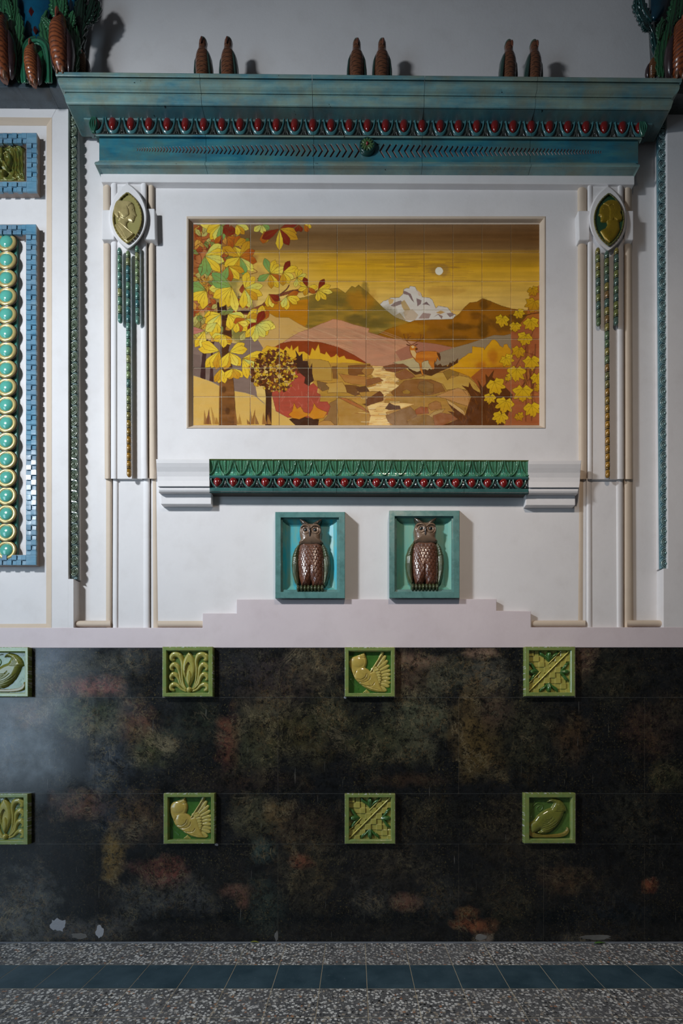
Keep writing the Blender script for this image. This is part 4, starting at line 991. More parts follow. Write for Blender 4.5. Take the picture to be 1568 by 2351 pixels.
        for (a0, b0, a1, b1, r0) in ((280,1265,1330,225,20), (290,1055,590,750,14), (815,530,1100,240,14)):
            r = stroke(U, V, [(a0, b0, r0), ((a0+a1)/2, (b0+b1)/2, r0), (a1, b1, r0)], 36)
            out.append(('diagonal_bar', field_mesh(X, Z, r*q*1.3+.013, .0, (r > 1) & (sd > -2), gold*1.5), 1))
        for r_ in range(4):
            cx, cy = 818, 745; ang = r_*math.pi/2; ca, sa = math.cos(ang), math.sin(ang); Q = (U-cx)*ca+(V-cy)*sa; R2 = -(U-cx)*sa+(V-cy)*ca     # leaf spray pointing to +R2
            H = np.zeros(U.shape)
            for tip, w_ in ((0, 62), (-235, 40), (235, 40)):
                r = stroke(Q, R2, [(0, 245, 10), (tip*.35, 370, w_*.8), (tip*.8, 450, w_), (tip, 520, 14)], 7); H = np.maximum(H, r)
                H -= 12*np.clip(1-linedist(Q, R2, [(0, 240), (tip*.6, 400), (tip, 520)])/9, 0, 1)*(r > 5)
            out.append(('leaf_spray', field_mesh(X, Z, np.maximum(H, 0)*q*1.3+.005, .004, (H > 3) & inn, np.broadcast_to(s2l((62, 106, 46)), U.shape+(3,))), 1))
    else:
        body = [(770,375),(830,290),(900,250),(1000,265),(1120,310),(1210,390),(1260,480),(1280,560),(1275,600),(1220,625),(1190,720),(1140,820),(1060,950),(960,1060),(860,1140),(740,1190),(600,1195),(510,1150),(600,1080),(540,1120),(470,1160),(380,1180),(320,1100),(315,980),(350,900),(450,830),(540,710),(640,630),(760,560),(880,515),(930,450),(960,390),(900,365),(830,360)]
        sd2 = poly_sd(U, V, body); H = inflate(sd2, 130, .020)
        for k_ in range(13):
            t = k_/12; a0 = (1000-20*t+30, 330+270*t); a1 = (1010+270*min(1, t*1.15)**.8, 270+330*t)
            H -= .0022*np.clip(1-linedist(U, V, [a0, a1], 0)/9, 0, 1)*(sd2 > 0)
        for (x0, y0, x1, y1) in ((650,930,900,770),(640,980,960,800),(660,1030,1010,850),(700,1060,1050,880),(620,1110,960,1020),(600,1140,880,1110),(700,860,850,790),(740,820,900,740),(860,990,1100,820)):
            H -= .0028*np.clip(1-linedist(U, V, [(x0, y0), ((x0+x1)/2+20, (y0+y1)/2+25), (x1, y1)])/10, 0, 1)
        H -= .003*np.clip(1-linedist(U, V, [(960,600),(1280,605)], 0)/9, 0, 1)*(sd2 > 0)
        H += .002*np.clip(1-np.hypot(U-900, V-310)/16, 0, 1)
        out.append(('peacock_body', field_mesh(X, Z, np.maximum(H, .0012), .005, (sd2 > 2) & inn, s2l((128, 126, 48))*cn+s2l((114, 122, 54))*(1-cn)), 1))
        r = stroke(U, V, [(330,1130,80), (420,1210,70), (560,1240,46), (800,1250,40), (1080,1235,44), (1240,1190,48), (1310,1110,40), (1310,1040,22)], 9)
        out.append(('peacock_tail', field_mesh(X, Z, np.minimum(r, 30)*q*1.6+.002, .0048, (r > 3) & inn, s2l((146, 120, 52))*cn+s2l((126, 124, 56))*(1-cn)), 1))
        r = np.zeros(U.shape)
        for pts in ([(360,1000,10),(370,700,14),(420,520,16),(520,410,16),(640,420,16),(680,500,14),(640,580,14),(560,590,12),(530,520,12),(590,470,10)], [(400,650,12),(430,420,14),(520,320,16),(650,300,14),(730,290,10)]):
            r = np.maximum(r, stroke(U, V, pts, 7))
        out.append(('scroll', field_mesh(X, Z, r*q*.8+.001, .0045, (r > 2) & inn, np.broadcast_to(s2l((78, 106, 44)), U.shape+(3,))), 1))
        bgH = np.zeros(U.shape)
    cbg = np.broadcast_to(bg, U.shape+(3,))*(1.15-.3*cn) if kind != 'lattice' else gold
    bgH = bgH+.0008*vnoise(NR, NR, 20, 20, 8, 2)
    out.insert(1, ('tile_ground', field_mesh(X, Z, bgH+.0045, 0, sd > -12, cbg), 0))
    return out
TM = {k: tile_meshes(k) for k in ('palmette', 'dove', 'lattice', 'peacock')}
M['tilegold'] = glaze('olive_gold_glaze', var=.3, rough=.22, scale=26, metal=.0, coat=.8, dark=(110, 100, 70))
M['tilegreen'] = glaze('green_tile_glaze', var=.35, rough=.2, scale=20, coat=.8, dark=(100, 110, 80))
def place_tile(kind, x0, y0, x1, y1, label):
    c = P((x0+x1)/2, (y0+y1)/2, .030); sx = (x1-x0)/116*(D-.03)/D; sz = (y1-y0)/116*(D-.03)/D
    root = empty('relief_tile', Vector((c.x, 0, c.z)), label, 'relief tile')
    for nm, me, mi in TM[kind]:
        o = bpy.data.objects.new(nm, me); COL.objects.link(o); o.parent = root; o.scale = (sx, 1, sz)
        if not len(me.materials):
            me.materials.append(M['tilegold' if mi else 'tilegreen']); me.polygons.foreach_set('use_smooth', np.ones(len(me.polygons), bool))
    return root
place_tile('peacock', -52, 1485, 65, 1600, 'green and gold peacock relief tile cut off at the left edge, upper row')
place_tile('palmette', 372, 1484, 489, 1600, 'yellow-green palmette relief tile with curling scrolls, upper row of the dado')
place_tile('dove', 791, 1485, 907, 1600, 'green framed relief tile of a golden dove with raised wing, upper row of the dado')
place_tile('lattice', 1205, 1484, 1321, 1599, 'olive lattice relief tile with leaf sprays and diagonal bar, upper row of the dado')
place_tile('palmette', -54, 1822, 64, 1940, 'chipped palmette relief tile cut off at the left edge, lower row')
place_tile('dove', 375, 1821, 493, 1938, 'chipped olive dove relief tile with fanned wing, lower row of the dado')
place_tile('lattice', 791, 1822, 908, 1938, 'lattice relief tile with leaf sprays and diagonal bar, lower row of the dado')
place_tile('peacock', 1203, 1820, 1322, 1937, 'olive peacock relief tile with curled tail, lower row of the dado')

# ================================================================ OWL PLAQUES
def owl_plaque(label, box, c3, frc, insc):
    """box: outer frame px; c3 maps owl drawing coordinates (as seen in the 3.409x zoom) for the left plaque"""
    x0, y0, x1, y1 = box; w, h = x1-x0, y1-y0
    root = empty('owl_plaque', P((x0+x1)/2, y1, -.03), label, 'plaque')
    d0 = -.030; df = .034
    b = MB(); fo = [(x0, y0), (x1, y0), (x1, y1), (x0, y1)]; fi = [(x0+13, y0+13), (x1-14, y0+13), (x1-14, y1-15), (x0+13, y1-15)]
    prof = [(0, d0+.0005), (0, df-.002), (.06, df), (.94, df), (1, df-.002), (1, df-.012), (1.3, df-.013), (1.35, df-.017)]
    frame_profile(b, fo, fi, prof); o = b.build('frame', None, root); vcol(o.data, frc); o.data.materials.append(M['vglaze'])
    # sunk tray with splayed walls
    t0 = [(x0+17, y0+17), (x1-17.5, y0+17), (x1-17.5, y1-17), (x0+17, y1-17)]; t1 = [(x0+34, y0+34), (x1-36, y0+34), (x1-36, y1-30), (x0+34, y1-30)]
    b = MB(); frame_profile(b, t0, t1, [(-.15, df-.016), (0, df-.020), (.5, df-.036), (1, df-.044)])
    p4 = [P(*q, df-.044) for q in t1]; b.add(p4, [(0, 1, 2, 3)])
    o = b.build('sunk_tray', None, root); vcol(o.data, insc); o.data.materials.append(M['tray'])
    s = 3.409; ox, oy = x0-(42/s), y0-(85/s)       # drawing coords -> px (left plaque is the master drawing)
    gx0, gy0, gx1, gy1 = ox+160/s, oy+140/s, ox+485/s, oy+730/s
    U, V, X, Z = grid_px(gx0, gy0, gx1, gy1, 230, 400, .012); A = (U-ox)*s; B = (V-oy)*s
    base = df-.044; m = lambda e: e*K/s
    sc = lambda pts: [tuple(p) for p in pts]
    # body
    body = sc([(244,300),(320,305),(398,300),(412,330),(428,372),(430,450),(430,560),(425,660),(400,672),(335,668),(320,640),(305,668),(245,668),(225,600),(212,500),(212,420),(216,372),(230,330)])
    sb = poly_sd(A, B, body); H = inflate(sb, 95, .046)
    H -= .005*np.clip(1-linedist(A, B, [(322,520),(322,670)])/16, 0, 1)
    F_ = np.zeros(A.shape); shade = np.zeros(A.shape)
    rows = 15
    for r in range(rows, -1, -1):                        # overlapping feathers, drawn from the feet upwards
        cy = 345+r*24; n_ = 8; wd = 30; ln = 30+r*1.2
        for c in range(-1, 9):
            cx = 212+(c+(r % 2)*.5)*wd*.98; e = ((A-cx)/(wd*.56))**2+((B-cy)/ln)**2
            tt = np.clip((B-(cy-ln))/(2*ln), 0, 1); mk = (e < 1)
            F_ = np.where(mk, tt*.0075+.0012*np.sqrt(np.clip(1-e, 0, 1)), F_)
    H = H+np.where(B > 335, F_, F_*.3)
    cn = vnoise(*A.shape, 14, 9, 6, 3)[..., None]
    bc = s2l((118, 72, 50))*cn+s2l((92, 58, 46))*(1-cn)
    top = np.clip((400-B)/80, 0, 1)[..., None]; bc = bc*(1-top*.6)+s2l((120, 92, 78))*top*.6
    link('owl_body', field_mesh(X, Z, H, base, sb > 1, bc), M['owlg'], root, True)
    for sgn in (-1, 1):
        Q = 322+(A-322)*sgn
        wg = sc([(392,322),(425,340),(452,375),(470,430),(475,500),(468,570),(452,630),(430,672),(414,650),(420,560),(418,450),(405,380)])
        sw = poly_sd(Q, B, wg); H = .012+inflate(sw, 34, .030)
        for k_ in range(5): H -= .0022*np.clip(1-linedist(Q, B, [(428+k_*8, 440), (434+k_*8, 540), (428+k_*3, 655)])/3.2, 0, 1)*(B > 430)
        for r in range(5): H -= .002*np.clip(1-np.abs(((B-360-r*20)-(Q-440)**2*.01))/3.5, 0, 1)*(B < 450)
        link('wing', field_mesh(X, Z, H, base, (sw > 0), s2l((92, 94, 54))*cn+s2l((70, 88, 66))*(1-cn)), M['owlg'], root, True)
    # head with horns
    hd = sc([(232,245),(240,208),(258,192),(300,185),(345,186),(384,192),(402,210),(409,245),(405,282),(404,305),(420,335),(400,350),(322,356),(245,350),(226,335),(240,305),(236,285)])
    sh = poly_sd(A, B, hd); H = .030+inflate(sh, 60, .030)
    for sgn in (-1, 1):
        Q = 322+(A-322)*sgn
        H = np.maximum(H, np.where(np.hypot((Q-358)/46, (B-248)/48) < 1, .048+.010*np.sqrt(np.clip(1-np.hypot((Q-358)/46, (B-248)/48)**2, 0, 1)), 0))
        r = np.hypot(Q-358, B-246); H -= .0030*np.clip(1-np.abs(r-34)/4, 0, 1)
        H -= .006*np.clip(1-(r/20)**2, 0, 1)
        br = stroke(Q, B, [(326, 232, 8), (345, 215, 10), (372, 212, 9), (392, 222, 5)], 6); H = np.maximum(H, np.where(br > 0, .056+m(br)*1.3, 0))
    col = s2l((138, 108, 86))*cn+s2l((112, 94, 76))*(1-cn)
    link('owl_head', field_mesh(X, Z, H, base, sh > 1, np.broadcast_to(col, A.shape+(3,))), M['owlg'], root, True)
    for sgn in (-1, 1):
        Q = 322+(A-322)*sgn
        r = stroke(Q, B, [(350, 196, 17), (372, 182, 17), (388, 168, 12), (404, 154, 5)], 7)
        link('ear_tuft', field_mesh(X, Z, .034+m(r)*1.3, base, r > 1, flatcol(A.shape, (72, 62, 50))), M['owlg'], root, True)
        e = P(ox+(322+36*sgn)/s, oy+244/s, .012); e.y = -(base+.0545)
        v, f = lathe_y([(15*K/s, .004), (14.5*K/s, -.001), (11*K/s, -.0035), (9.5*K/s, -.0030), (7*K/s, -.0048), (.0001, -.006)], 20); me = mesh(v, f); fix(me); vcol(me, (20, 22, 20)); o = link('eye', me, M['owlg'], None, True); o.parent = root; o.location = e-root.location
    r = stroke(A, B, [(320, 232, 7), (318, 255, 10), (318, 285, 8), (319, 303, 3)], 7); link('beak', field_mesh(X, Z, .056+m(r)*1.6, base, r > 1, flatcol(A.shape, (58, 46, 40))), M['owlg'], root, True)
    for cx in (265, 372):
        r = np.zeros(A.shape)
        for k_ in range(4):
            x_ = cx-42+k_*27; r = np.maximum(r, stroke(A, B, [(x_, 672, 11), (x_+2, 690, 15), (x_+1, 706, 10), (x_, 717, 4)], 5))
        link('claw_foot', field_mesh(X, Z, .030+m(r)*2.0, base, r > 1, s2l((80, 86, 48))*cn+s2l((54, 62, 40))*(1-cn)), M['owlg'], root, True)
    return root
M['owlg'] = glaze('owl_glaze', var=.4, rough=.3, scale=20, coat=.55, dark=(96, 80, 70), bmp=.1)
m, nt, b_ = newmat('tray_glaze'); a = N(nt, 'ShaderNodeAttribute', attribute_name='Col'); n = noise(nt, 9, 5, .6, (3, 1, .7))
c = mix(nt, ramp(nt, n, [(.4, 0.0), (.62, .7)]), a.outputs['Color'], (120, 168, 140)); nt.links.new(c, b_.inputs['Base Color']); b_.inputs['Roughness'].default_value = .45; b_.inputs['Coat Weight'].default_value = .12; b_.inputs['Coat Roughness'].default_value = .3; M['tray'] = m
owl_plaque('glazed owl plaque with bright turquoise tray, left of the two owls', (632, 1175.5, 792, 1374), None, (98, 146, 142), (24, 172, 196))
owl_plaque('glazed owl plaque with pale sea-green tray, right of the two owls', (893.5, 1172.5, 1055, 1373.5), None, (98, 144, 138), (90, 168, 156))
# ================================================================ PAINTED TILE MURAL
MX0, MY0, MX1, MY1 = 443.0, 514.0, 1239.0, 977.0
SS = 2.0
class Canvas:
    def __init__(s, x0, y0, x1, y1, ss):
        s.x0, s.y0, s.ss = x0, y0, ss; s.w = int((x1-x0)*ss); s.h = int((y1-y0)*ss)
        s.a = np.zeros((s.h, s.w, 3)); s.r = np.random.RandomState(5)
        s.tex = vnoise(s.h, s.w, 60, 16, 21, 4); s.tex2 = vnoise(s.h, s.w, 30, 50, 22, 4)
    def win(s, pts, pad=3):
        xs = [(p[0]-s.x0)*s.ss for p in pts]; ys = [(p[1]-s.y0)*s.ss for p in pts]
        a, b = max(0, int(min(xs)-pad)), min(s.w, int(max(xs)+pad)+1); c, d = max(0, int(min(ys)-pad)), min(s.h, int(max(ys)+pad)+1)
        if a >= b or c >= d: return None
        U, V = np.meshgrid(s.x0+(np.arange(a, b)+.5)/s.ss, s.y0+(np.arange(c, d)+.5)/s.ss)
        return a, b, c, d, U, V
    def poly(s, pts, c, alpha=1.0, c2=None, g=None, edge=None, ew=.7, streak=0, soft=.5, lo=None):
        w = s.win(pts, 6)
        if w is None: return
        a, b, e, d, U, V = w; sd = poly_sd(U, V, pts); m = np.clip(sd/soft+.5, 0, 1)*alpha
        col = np.broadcast_to(s2l(c), U.shape+(3,)).copy()
        if c2 is not None:
            if g is None: t = s.tex[e:d, a:b]
            else:
                (gx0, gy0), (gx1, gy1) = g; dx, dy = gx1-gx0, gy1-gy0; t = ((U-gx0)*dx+(V-gy0)*dy)/(dx*dx+dy*dy)
                t = t+(s.tex2[e:d, a:b]-.5)*.35
            t = np.clip(t, 0, 1)[..., None]; col = col*(1-t)+s2l(c2)*t
        if streak: col = col*(1+(s.tex[e:d, a:b]-.5)[..., None]*streak)
        s.a[e:d, a:b] = s.a[e:d, a:b]*(1-m[..., None])+col*m[..., None]
        if edge is not None:
            k = np.clip(1.2-np.abs(sd)/ew, 0, 1)[..., None]*.85; s.a[e:d, a:b] = s.a[e:d, a:b]*(1-k)+s2l(edge)*k
    def line(s, pts, width, c, alpha=1.0, sm=4):
        w = s.win(pts, 8+width*s.ss)
        if w is None: return
        a, b, e, d, U, V = w; dd = linedist(U, V, pts, sm); k = (np.clip((width/2-dd)*s.ss*.8+.5, 0, 1)*alpha)[..., None]
        s.a[e:d, a:b] = s.a[e:d, a:b]*(1-k)+s2l(c)*k
    def blob(s, x, y, rx, ry, c, alpha=.7, n=.6):
        w = s.win([(x-rx*1.4, y-ry*1.4), (x+rx*1.4, y+ry*1.4)])
        if w is None: return
        a, b, e, d, U, V = w; r = np.hypot((U-x)/rx, (V-y)/ry)+(s.tex2[e:d, a:b]-.5)*n*1.5; k = (np.clip((1.15-r)*2.0, 0, 1)*alpha)[..., None]
        s.a[e:d, a:b] = s.a[e:d, a:b]*(1-k)+s2l(c)*k
    def leaf(s, x, y, ang, L_, W_, c, c2=None, edge=(110, 82, 30), vein=(120, 70, 20), tip=1.0):
        ca, sa = math.cos(ang), math.sin(ang); L_ *= 1.12; W_ *= 1.3; q = lambda u, v: (x+ca*u*L_-sa*v*W_, y+sa*u*L_+ca*v*W_)
        out = [q(0, 0), q(.2, .16), q(.45, .36), q(.68, .48), q(.85, .30), q(1.0*tip, .02), q(.88, -.26), q(.70, -.46), q(.45, -.38), q(.2, -.17)]
        s.poly(out, c, 1, c2 or c, (q(0, 0), q(1, 0)), edge, .55)
        s.line([q(.04, 0), q(.5, .03), q(.85, 0)], .7, vein, .8, 3)
    def cluster(s, x, y, angs, L_, W_, cols, edge=(112, 84, 34), vein=(140, 84, 24)):
        for i, a in enumerate(angs):
            c, c2 = cols[i % len(cols)]; s.leaf(x, y, math.radians(a), L_*s.r.uniform(.85, 1.1), W_*s.r.uniform(.9, 1.1), c, c2, edge, vein)
    def maple(s, x, y, R_, rot, c, c2, edge=(96, 70, 16), vein=(120, 86, 14)):
        pts = []; r0 = math.radians(rot)
        for k, (a, l) in enumerate([(-90, 1.05), (-80, .84), (-70, .86), (-60, .66), (-52, .82), (-40, 1.0), (-30, .84), (-20, .66), (-8, .80), (8, .90), (18, .74), (34, .60), (62, .62), (90, .26), (118, .62), (146, .60), (162, .74), (172, .90), (188, .80), (200, .66), (210, .84), (220, 1.0), (232, .82), (240, .66), (250, .86), (260, .84)]):
            l2 = l*s.r.uniform(.92, 1.08); t = math.radians(a)+r0; pts.append((x+math.cos(t)*R_*l2, y+math.sin(t)*R_*l2))
        s.poly(pts, c, 1, c2, ((x, y-R_), (x, y+R_)), edge, .6)
        for a, l in ((-90, .8), (-38, .75), (10, .6), (170, .6), (218, .75)):
            t = math.radians(a)+r0; s.line([(x+math.cos(r0+math.pi/2)*R_*.2, y+math.sin(r0+math.pi/2)*R_*.2), (x+math.cos(t)*R_*l, y+math.sin(t)*R_*l)], .8, vein, .7, 0)
C = Canvas(MX0, MY0, MX1, MY1, SS)
QO = {1: (430, 490), 2: (430, 740), 3: (840, 490), 4: (840, 740)}
def q(k, *pts): ox, oy = QO[k]; return [(ox+x/3.7333, oy+y/3.7333) for x, y in pts]
def q1(k, x, y): return q(k, (x, y))[0]
# sky
w_ = C.win([(MX0, MY0), (MX1, MY1)], 0); _, _, _, _, U, V = w_
stops = [(514, (150, 118, 82)), (540, (132, 94, 52)), (572, (150, 112, 66)), (580, (206, 154, 52)), (610, (230, 172, 34)), (640, (234, 180, 58)), (690, (240, 194, 96)), (740, (236, 188, 100)), (977, (214, 172, 90))]
ys = [a for a, b in stops]
colr = np.stack([np.interp(V, ys, [s2l(b)[i] for a, b in stops]) for i in range(3)], -1)
rt = np.clip((U-820)/400, 0, 1)[..., None]; dk = s2l((112, 68, 24)); up = (np.clip((582-V)/30, 0, 1))[..., None]
colr = colr*(1-.55*rt*up)+dk*.55*rt*up
lf = np.clip((760-U)/160, 0, 1)[..., None]*np.clip((V-578)/20, 0, 1)[..., None]; colr = colr*(1-.35*lf)+s2l((232, 200, 120))*.35*lf
rb = np.clip((U-980)/250, 0, 1)[..., None]*np.clip(1-np.abs(V-592)/24, 0, 1)[..., None]; colr = colr*(1-.6*rb)+s2l((150, 104, 36))*.6*rb
st = vnoise(C.h, C.w, 90, 6, 31, 3)[..., None]; C.a = colr*(.82+.36*st)
for k_ in range(70):
    x = C.r.uniform(920, 1070); y = 618+C.r.normal(0, 22); l = C.r.uniform(12, 40); C.line([(x-l, y+C.r.uniform(-1, 1)), (x, y), (x+l, y+C.r.uniform(-1, 1))], C.r.uniform(.6, 1.6), (160, 112, 52), .35, 2)
C.blob(1008, 620, 30, 14, (150, 110, 66), .5); C.blob(1020, 668, 44, 12, (206, 150, 60), .5)
for k_ in range(50):
    x = C.r.uniform(700, 1239); y = C.r.uniform(582, 612); l = C.r.uniform(20, 70); C.line([(x-l, y), (x, y+C.r.uniform(-2, 2)), (x+l, y)], 1.2, (186, 132, 40), .3, 2)
th = np.linspace(0, 2*math.pi, 28, endpoint=False); C.poly([(1008+9*math.cos(t), 622+9*math.sin(t)) for t in th], (252, 244, 218))
# peaks
C.poly(q(3, (110,790), (150,750), (175,745), (215,722), (285,720), (318,690), (325,650), (345,640), (372,640), (378,622), (422,628), (440,665), (470,680), (482,715), (545,722), (570,740), (600,812), (622,790), (700,805), (740,855), (772,868), (740,915), (500,930), (330,930), (240,880)), (240, 232, 216), 1, (214, 200, 184), None, (120, 96, 86), .6)
for pts, c in ((((210,790), (250,760), (300,745), (320,770), (240,800)), (140, 112, 104)), (((320,660), (350,670), (385,690), (415,765), (390,740), (365,700), (325,690)), (132, 100, 96)), (((300,760), (330,740), (380,820), (350,870), (310,800)), (196, 160, 96)),
               (((432,725), (478,745), (470,775), (442,795)), (140, 108, 104)), (((480,780), (520,755), (552,790), (520,780)), (120, 92, 90)), (((450,900), (490,850), (560,860), (540,900)), (170, 136, 124)), (((575,890), (620,860), (660,880), (650,905), (620,868)), (150, 116, 104)),
               (((600,850), (640,832), (680,845), (640,862)), (200, 150, 70)), (((690,855), (740,850), (765,865), (720,890)), (146, 116, 108)), (((240,880), (290,850), (345,915), (300,930)), (176, 152, 110)), (((320,840), (400,820), (450,870), (420,915), (340,915)), (206, 180, 148)),
               (((190,730), (240,735), (230,770), (200,780)), (222, 178, 104)), (((440,655), (470,680), (470,710), (450,700)), (220, 190, 160))): C.poly(q(3, *pts), c, .9)
# olive mountain
olive = q(1, (880,745), (1010,715), (1100,690), (1230,645), (1290,640), (1355,682), (1410,622), (1440,636), (1468,612), (1535,670))+q(3, (10,668), (60,720), (150,810), (250,890), (350,925), (420,940))+q(4, (300,150), (100,110), (0,100))+q(2, (1300,60), (1000,60), (700,60))
C.poly(olive, (140, 116, 42), 1, (176, 130, 40), None, (104, 82, 30), .6, .5)
for x, y, rx, ry, c in ((770, 690, 60, 14, (116, 96, 40)), (830, 690, 36, 26, (190, 124, 22)), (838, 668, 10, 20, (120, 100, 40)), (880, 720, 44, 20, (126, 108, 44)), (905, 755, 50, 14, (150, 128, 54)), (700, 700, 40, 14, (130, 106, 48)), (820, 735, 34, 14, (96, 80, 38)), (860, 740, 40, 12, (112, 94, 40))): C.blob(x, y, rx, ry, c, .6)
# orange hills
C.poly(q(1, (600,815), (690,765), (800,748), (940,745), (1040,735), (1035,830), (1030,930), (1000,990), (900,960), (800,900), (700,870)), (206, 138, 22), 1, (184, 112, 16), None, None, .6, .6, 2)
C.poly(q(1, (590,830), (640,815), (690,845), (760,890), (870,892), (930,930), (1010,975))+q(2, (1080,60), (960,100), (880,140), (780,200), (560,260), (420,200), (560,0)), (222, 176, 104), 1, (206, 158, 78), None, (140, 96, 34), .5)
mid = q(3, (250,971), (330,950), (420,915), (520,912), (740,905), (800,860), (850,800), (890,765), (950,758), (1000,728), (1050,745), (1160,790), (1260,818), (1400,832), (1500,850))+q(4, (1500,60), (1320,95), (1100,125), (1000,145), (880,182), (770,215), (600,185), (430,165), (300,150), (180,130), (100,105), (180,60))
C.poly(mid, (186, 118, 16), 1, (140, 84, 14), None, (92, 60, 16), .6, .7)
for x, y, rx, ry, c in ((1111, 700, 14, 16, (84, 54, 14)), (1090, 725, 22, 10, (116, 70, 14)), (1110, 750, 16, 26, (80, 54, 14)), (1060, 750, 40, 8, (96, 62, 14)), (1160, 745, 40, 16, (106, 68, 18)), (1070, 728, 16, 16, (190, 118, 18)), (1000, 765, 50, 10, (150, 96, 20)), (940, 752, 40, 14, (200, 136, 24)), (1190, 730, 26, 10, (100, 66, 22)), (1040, 778, 40, 8, (120, 76, 16))): C.blob(x, y, rx, ry, c, .65)
# pink hill and red crescent
pink = q(2, (640,260), (780,200), (880,132), (960,85), (1050,55), (1150,10))+q(1, (1180,935), (1250,905), (1320,915), (1420,950), (1560,985))+q(4, (20,85), (180,130), (300,150), (430,165), (600,185), (740,212), (760,235), (600,262), (400,300), (300,330), (240,400), (20,420), (-160,400))
C.poly(pink, (214, 160, 118), 1, (196, 130, 92), None, (150, 92, 60), .6, .5)
for k_ in range(60):
    x = C.r.uniform(690, 930); y = 750+(x-740)*.16+C.r.uniform(-12, 60)
    if y > 745: C.line([(x-26, y-9), (x, y), (x+26, y+10)], C.r.uniform(.8, 2.2), C.r.choice([0, 1]) and (228, 182, 138) or (178, 112, 80), .3, 2)
C.poly(q(4, (430,165), (600,185), (750,215), (640,255), (450,290), (300,330), (250,250)), (186, 118, 90), .8, (160, 96, 70)); C.poly(q(4, (-120,150), (100,160), (240,200), (250,390), (60,380), (-100,330)), (200, 136, 104), .5)
C.poly(q(2, (740,215), (800,180), (900,160), (1030,160), (1150,172), (1300,215), (1430,280), (1540,350), (1500,372), (1300,330), (1150,300), (960,270)), (164, 72, 26), 1, (140, 56, 22), None, (110, 44, 18), .5, .5)
yb = [(560,262), (590,230), (650,232), (680,200), (760,212), (800,225), (822,240), (850,205), (880,230), (895,190), (905,240), (950,200), (955,255), (1000,250), (1050,285), (1070,215), (1095,245), (1125,185), (1140,262), (1180,275), (1190,250), (1230,300), (1260,290), (1280,268), (1300,300), (1345,285), (1360,312), (1420,320), (1520,350), (1400,350), (1330,345), (1240,372), (1180,335), (1040,318), (940,340), (700,330), (620,360)]
C.poly(q(2, *yb), (240, 186, 44), 1, (222, 164, 40), None, (180, 104, 24), .5)
# lilac shade behind the trees, sandy banks
C.poly(q(2, (45,150), (200,150), (420,180), (520,120), (600,140), (650,220), (600,330), (560,400), (600,640), (670,700), (560,640), (400,595), (210,520), (45,470)), (150, 122, 106), 1, (122, 98, 84))
C.poly(q(2, (45,270), (110,280), (130,480), (45,470)), (120, 96, 84), .7)
C.poly(q(2, (45,455), (130,480), (210,512), (300,560), (400,588), (500,605), (580,632), (660,700), (730,740), (800,795), (880,815), (945,890), (45,890)), (228, 184, 98), 1, (214, 166, 78), None, (196, 166, 110), .8)
# ochre ground and boulders
C.poly(q(2, (1000,310), (1220,345), (1568,352), (1568,890), (940,890), (900,830), (1140,700), (1120,560), (1060,500), (1040,400)), (204, 154, 62), 1, (184, 132, 50), None, None, .6, .6, 2)
C.poly(q(4, (-10,360), (240,395), (700,360), (1000,420), (1100,700), (1100,890), (-10,890)), (196, 146, 62), 1, (176, 124, 52), None, None, .6, .6, 2)
C.poly(q(4, (230,345), (400,320), (640,255), (750,218), (880,182), (1000,142), (1100,108), (1180,112), (1330,80), (1400,150), (1300,240), (900,260), (730,360), (600,380), (380,400)), (172, 148, 112), 1, (146, 122, 94), None, (130, 100, 70), .5)
C.poly(q(4, (240,340), (420,305), (560,330), (600,420), (420,450), (330,380)), (206, 184, 130), .8)
def stone(k, pts, c, c2, e=(110, 66, 28)): C.poly(q(k, *pts), c, 1, c2, None, e, .6)
stone(2, [(1050,315), (1140,318), (1210,335), (1235,390), (1240,500), (1060,500)], (206, 162, 72), (180, 132, 54)); stone(2, [(1240,380), (1280,375), (1290,480), (1250,480)], (156, 106, 50), (130, 84, 40))
stone(2, [(1380,370), (1568,360), (1568,440), (1460,450), (1440,490), (1380,440)], (154, 96, 44), (120, 72, 32)); stone(2, [(1300,440), (1370,450), (1450,455), (1568,470), (1568,540), (1420,530), (1350,510)], (206, 150, 72), (170, 104, 46))
stone(2, [(1110,500), (1200,520), (1215,570), (1160,590), (1120,560)], (150, 112, 60), (120, 84, 48)); stone(2, [(1180,525), (1330,510), (1360,560), (1370,605), (1300,600), (1200,605), (1215,560)], (214, 170, 84), (194, 142, 60))
stone(2, [(1350,535), (1440,540), (1568,590), (1440,630), (1370,600)], (140, 92, 42), (108, 66, 30)); stone(2, [(1280,650), (1400,660), (1568,770), (1568,885), (1300,885)], (206, 156, 74), (170, 118, 44)); stone(2, [(1220,690), (1285,660), (1285,880), (1130,885), (1200,800)], (168, 124, 70), (140, 98, 52))
stone(2, [(1125,860), (1170,840), (1230,845), (1270,885), (1120,885)], (206, 154, 80), (180, 122, 54)); stone(2, [(1290,640), (1360,650), (1500,720), (1568,780), (1400,700)], (196, 120, 60), (170, 96, 44)); stone(2, [(1500,700), (1568,690), (1568,730)], (120, 74, 28), (90, 54, 20))
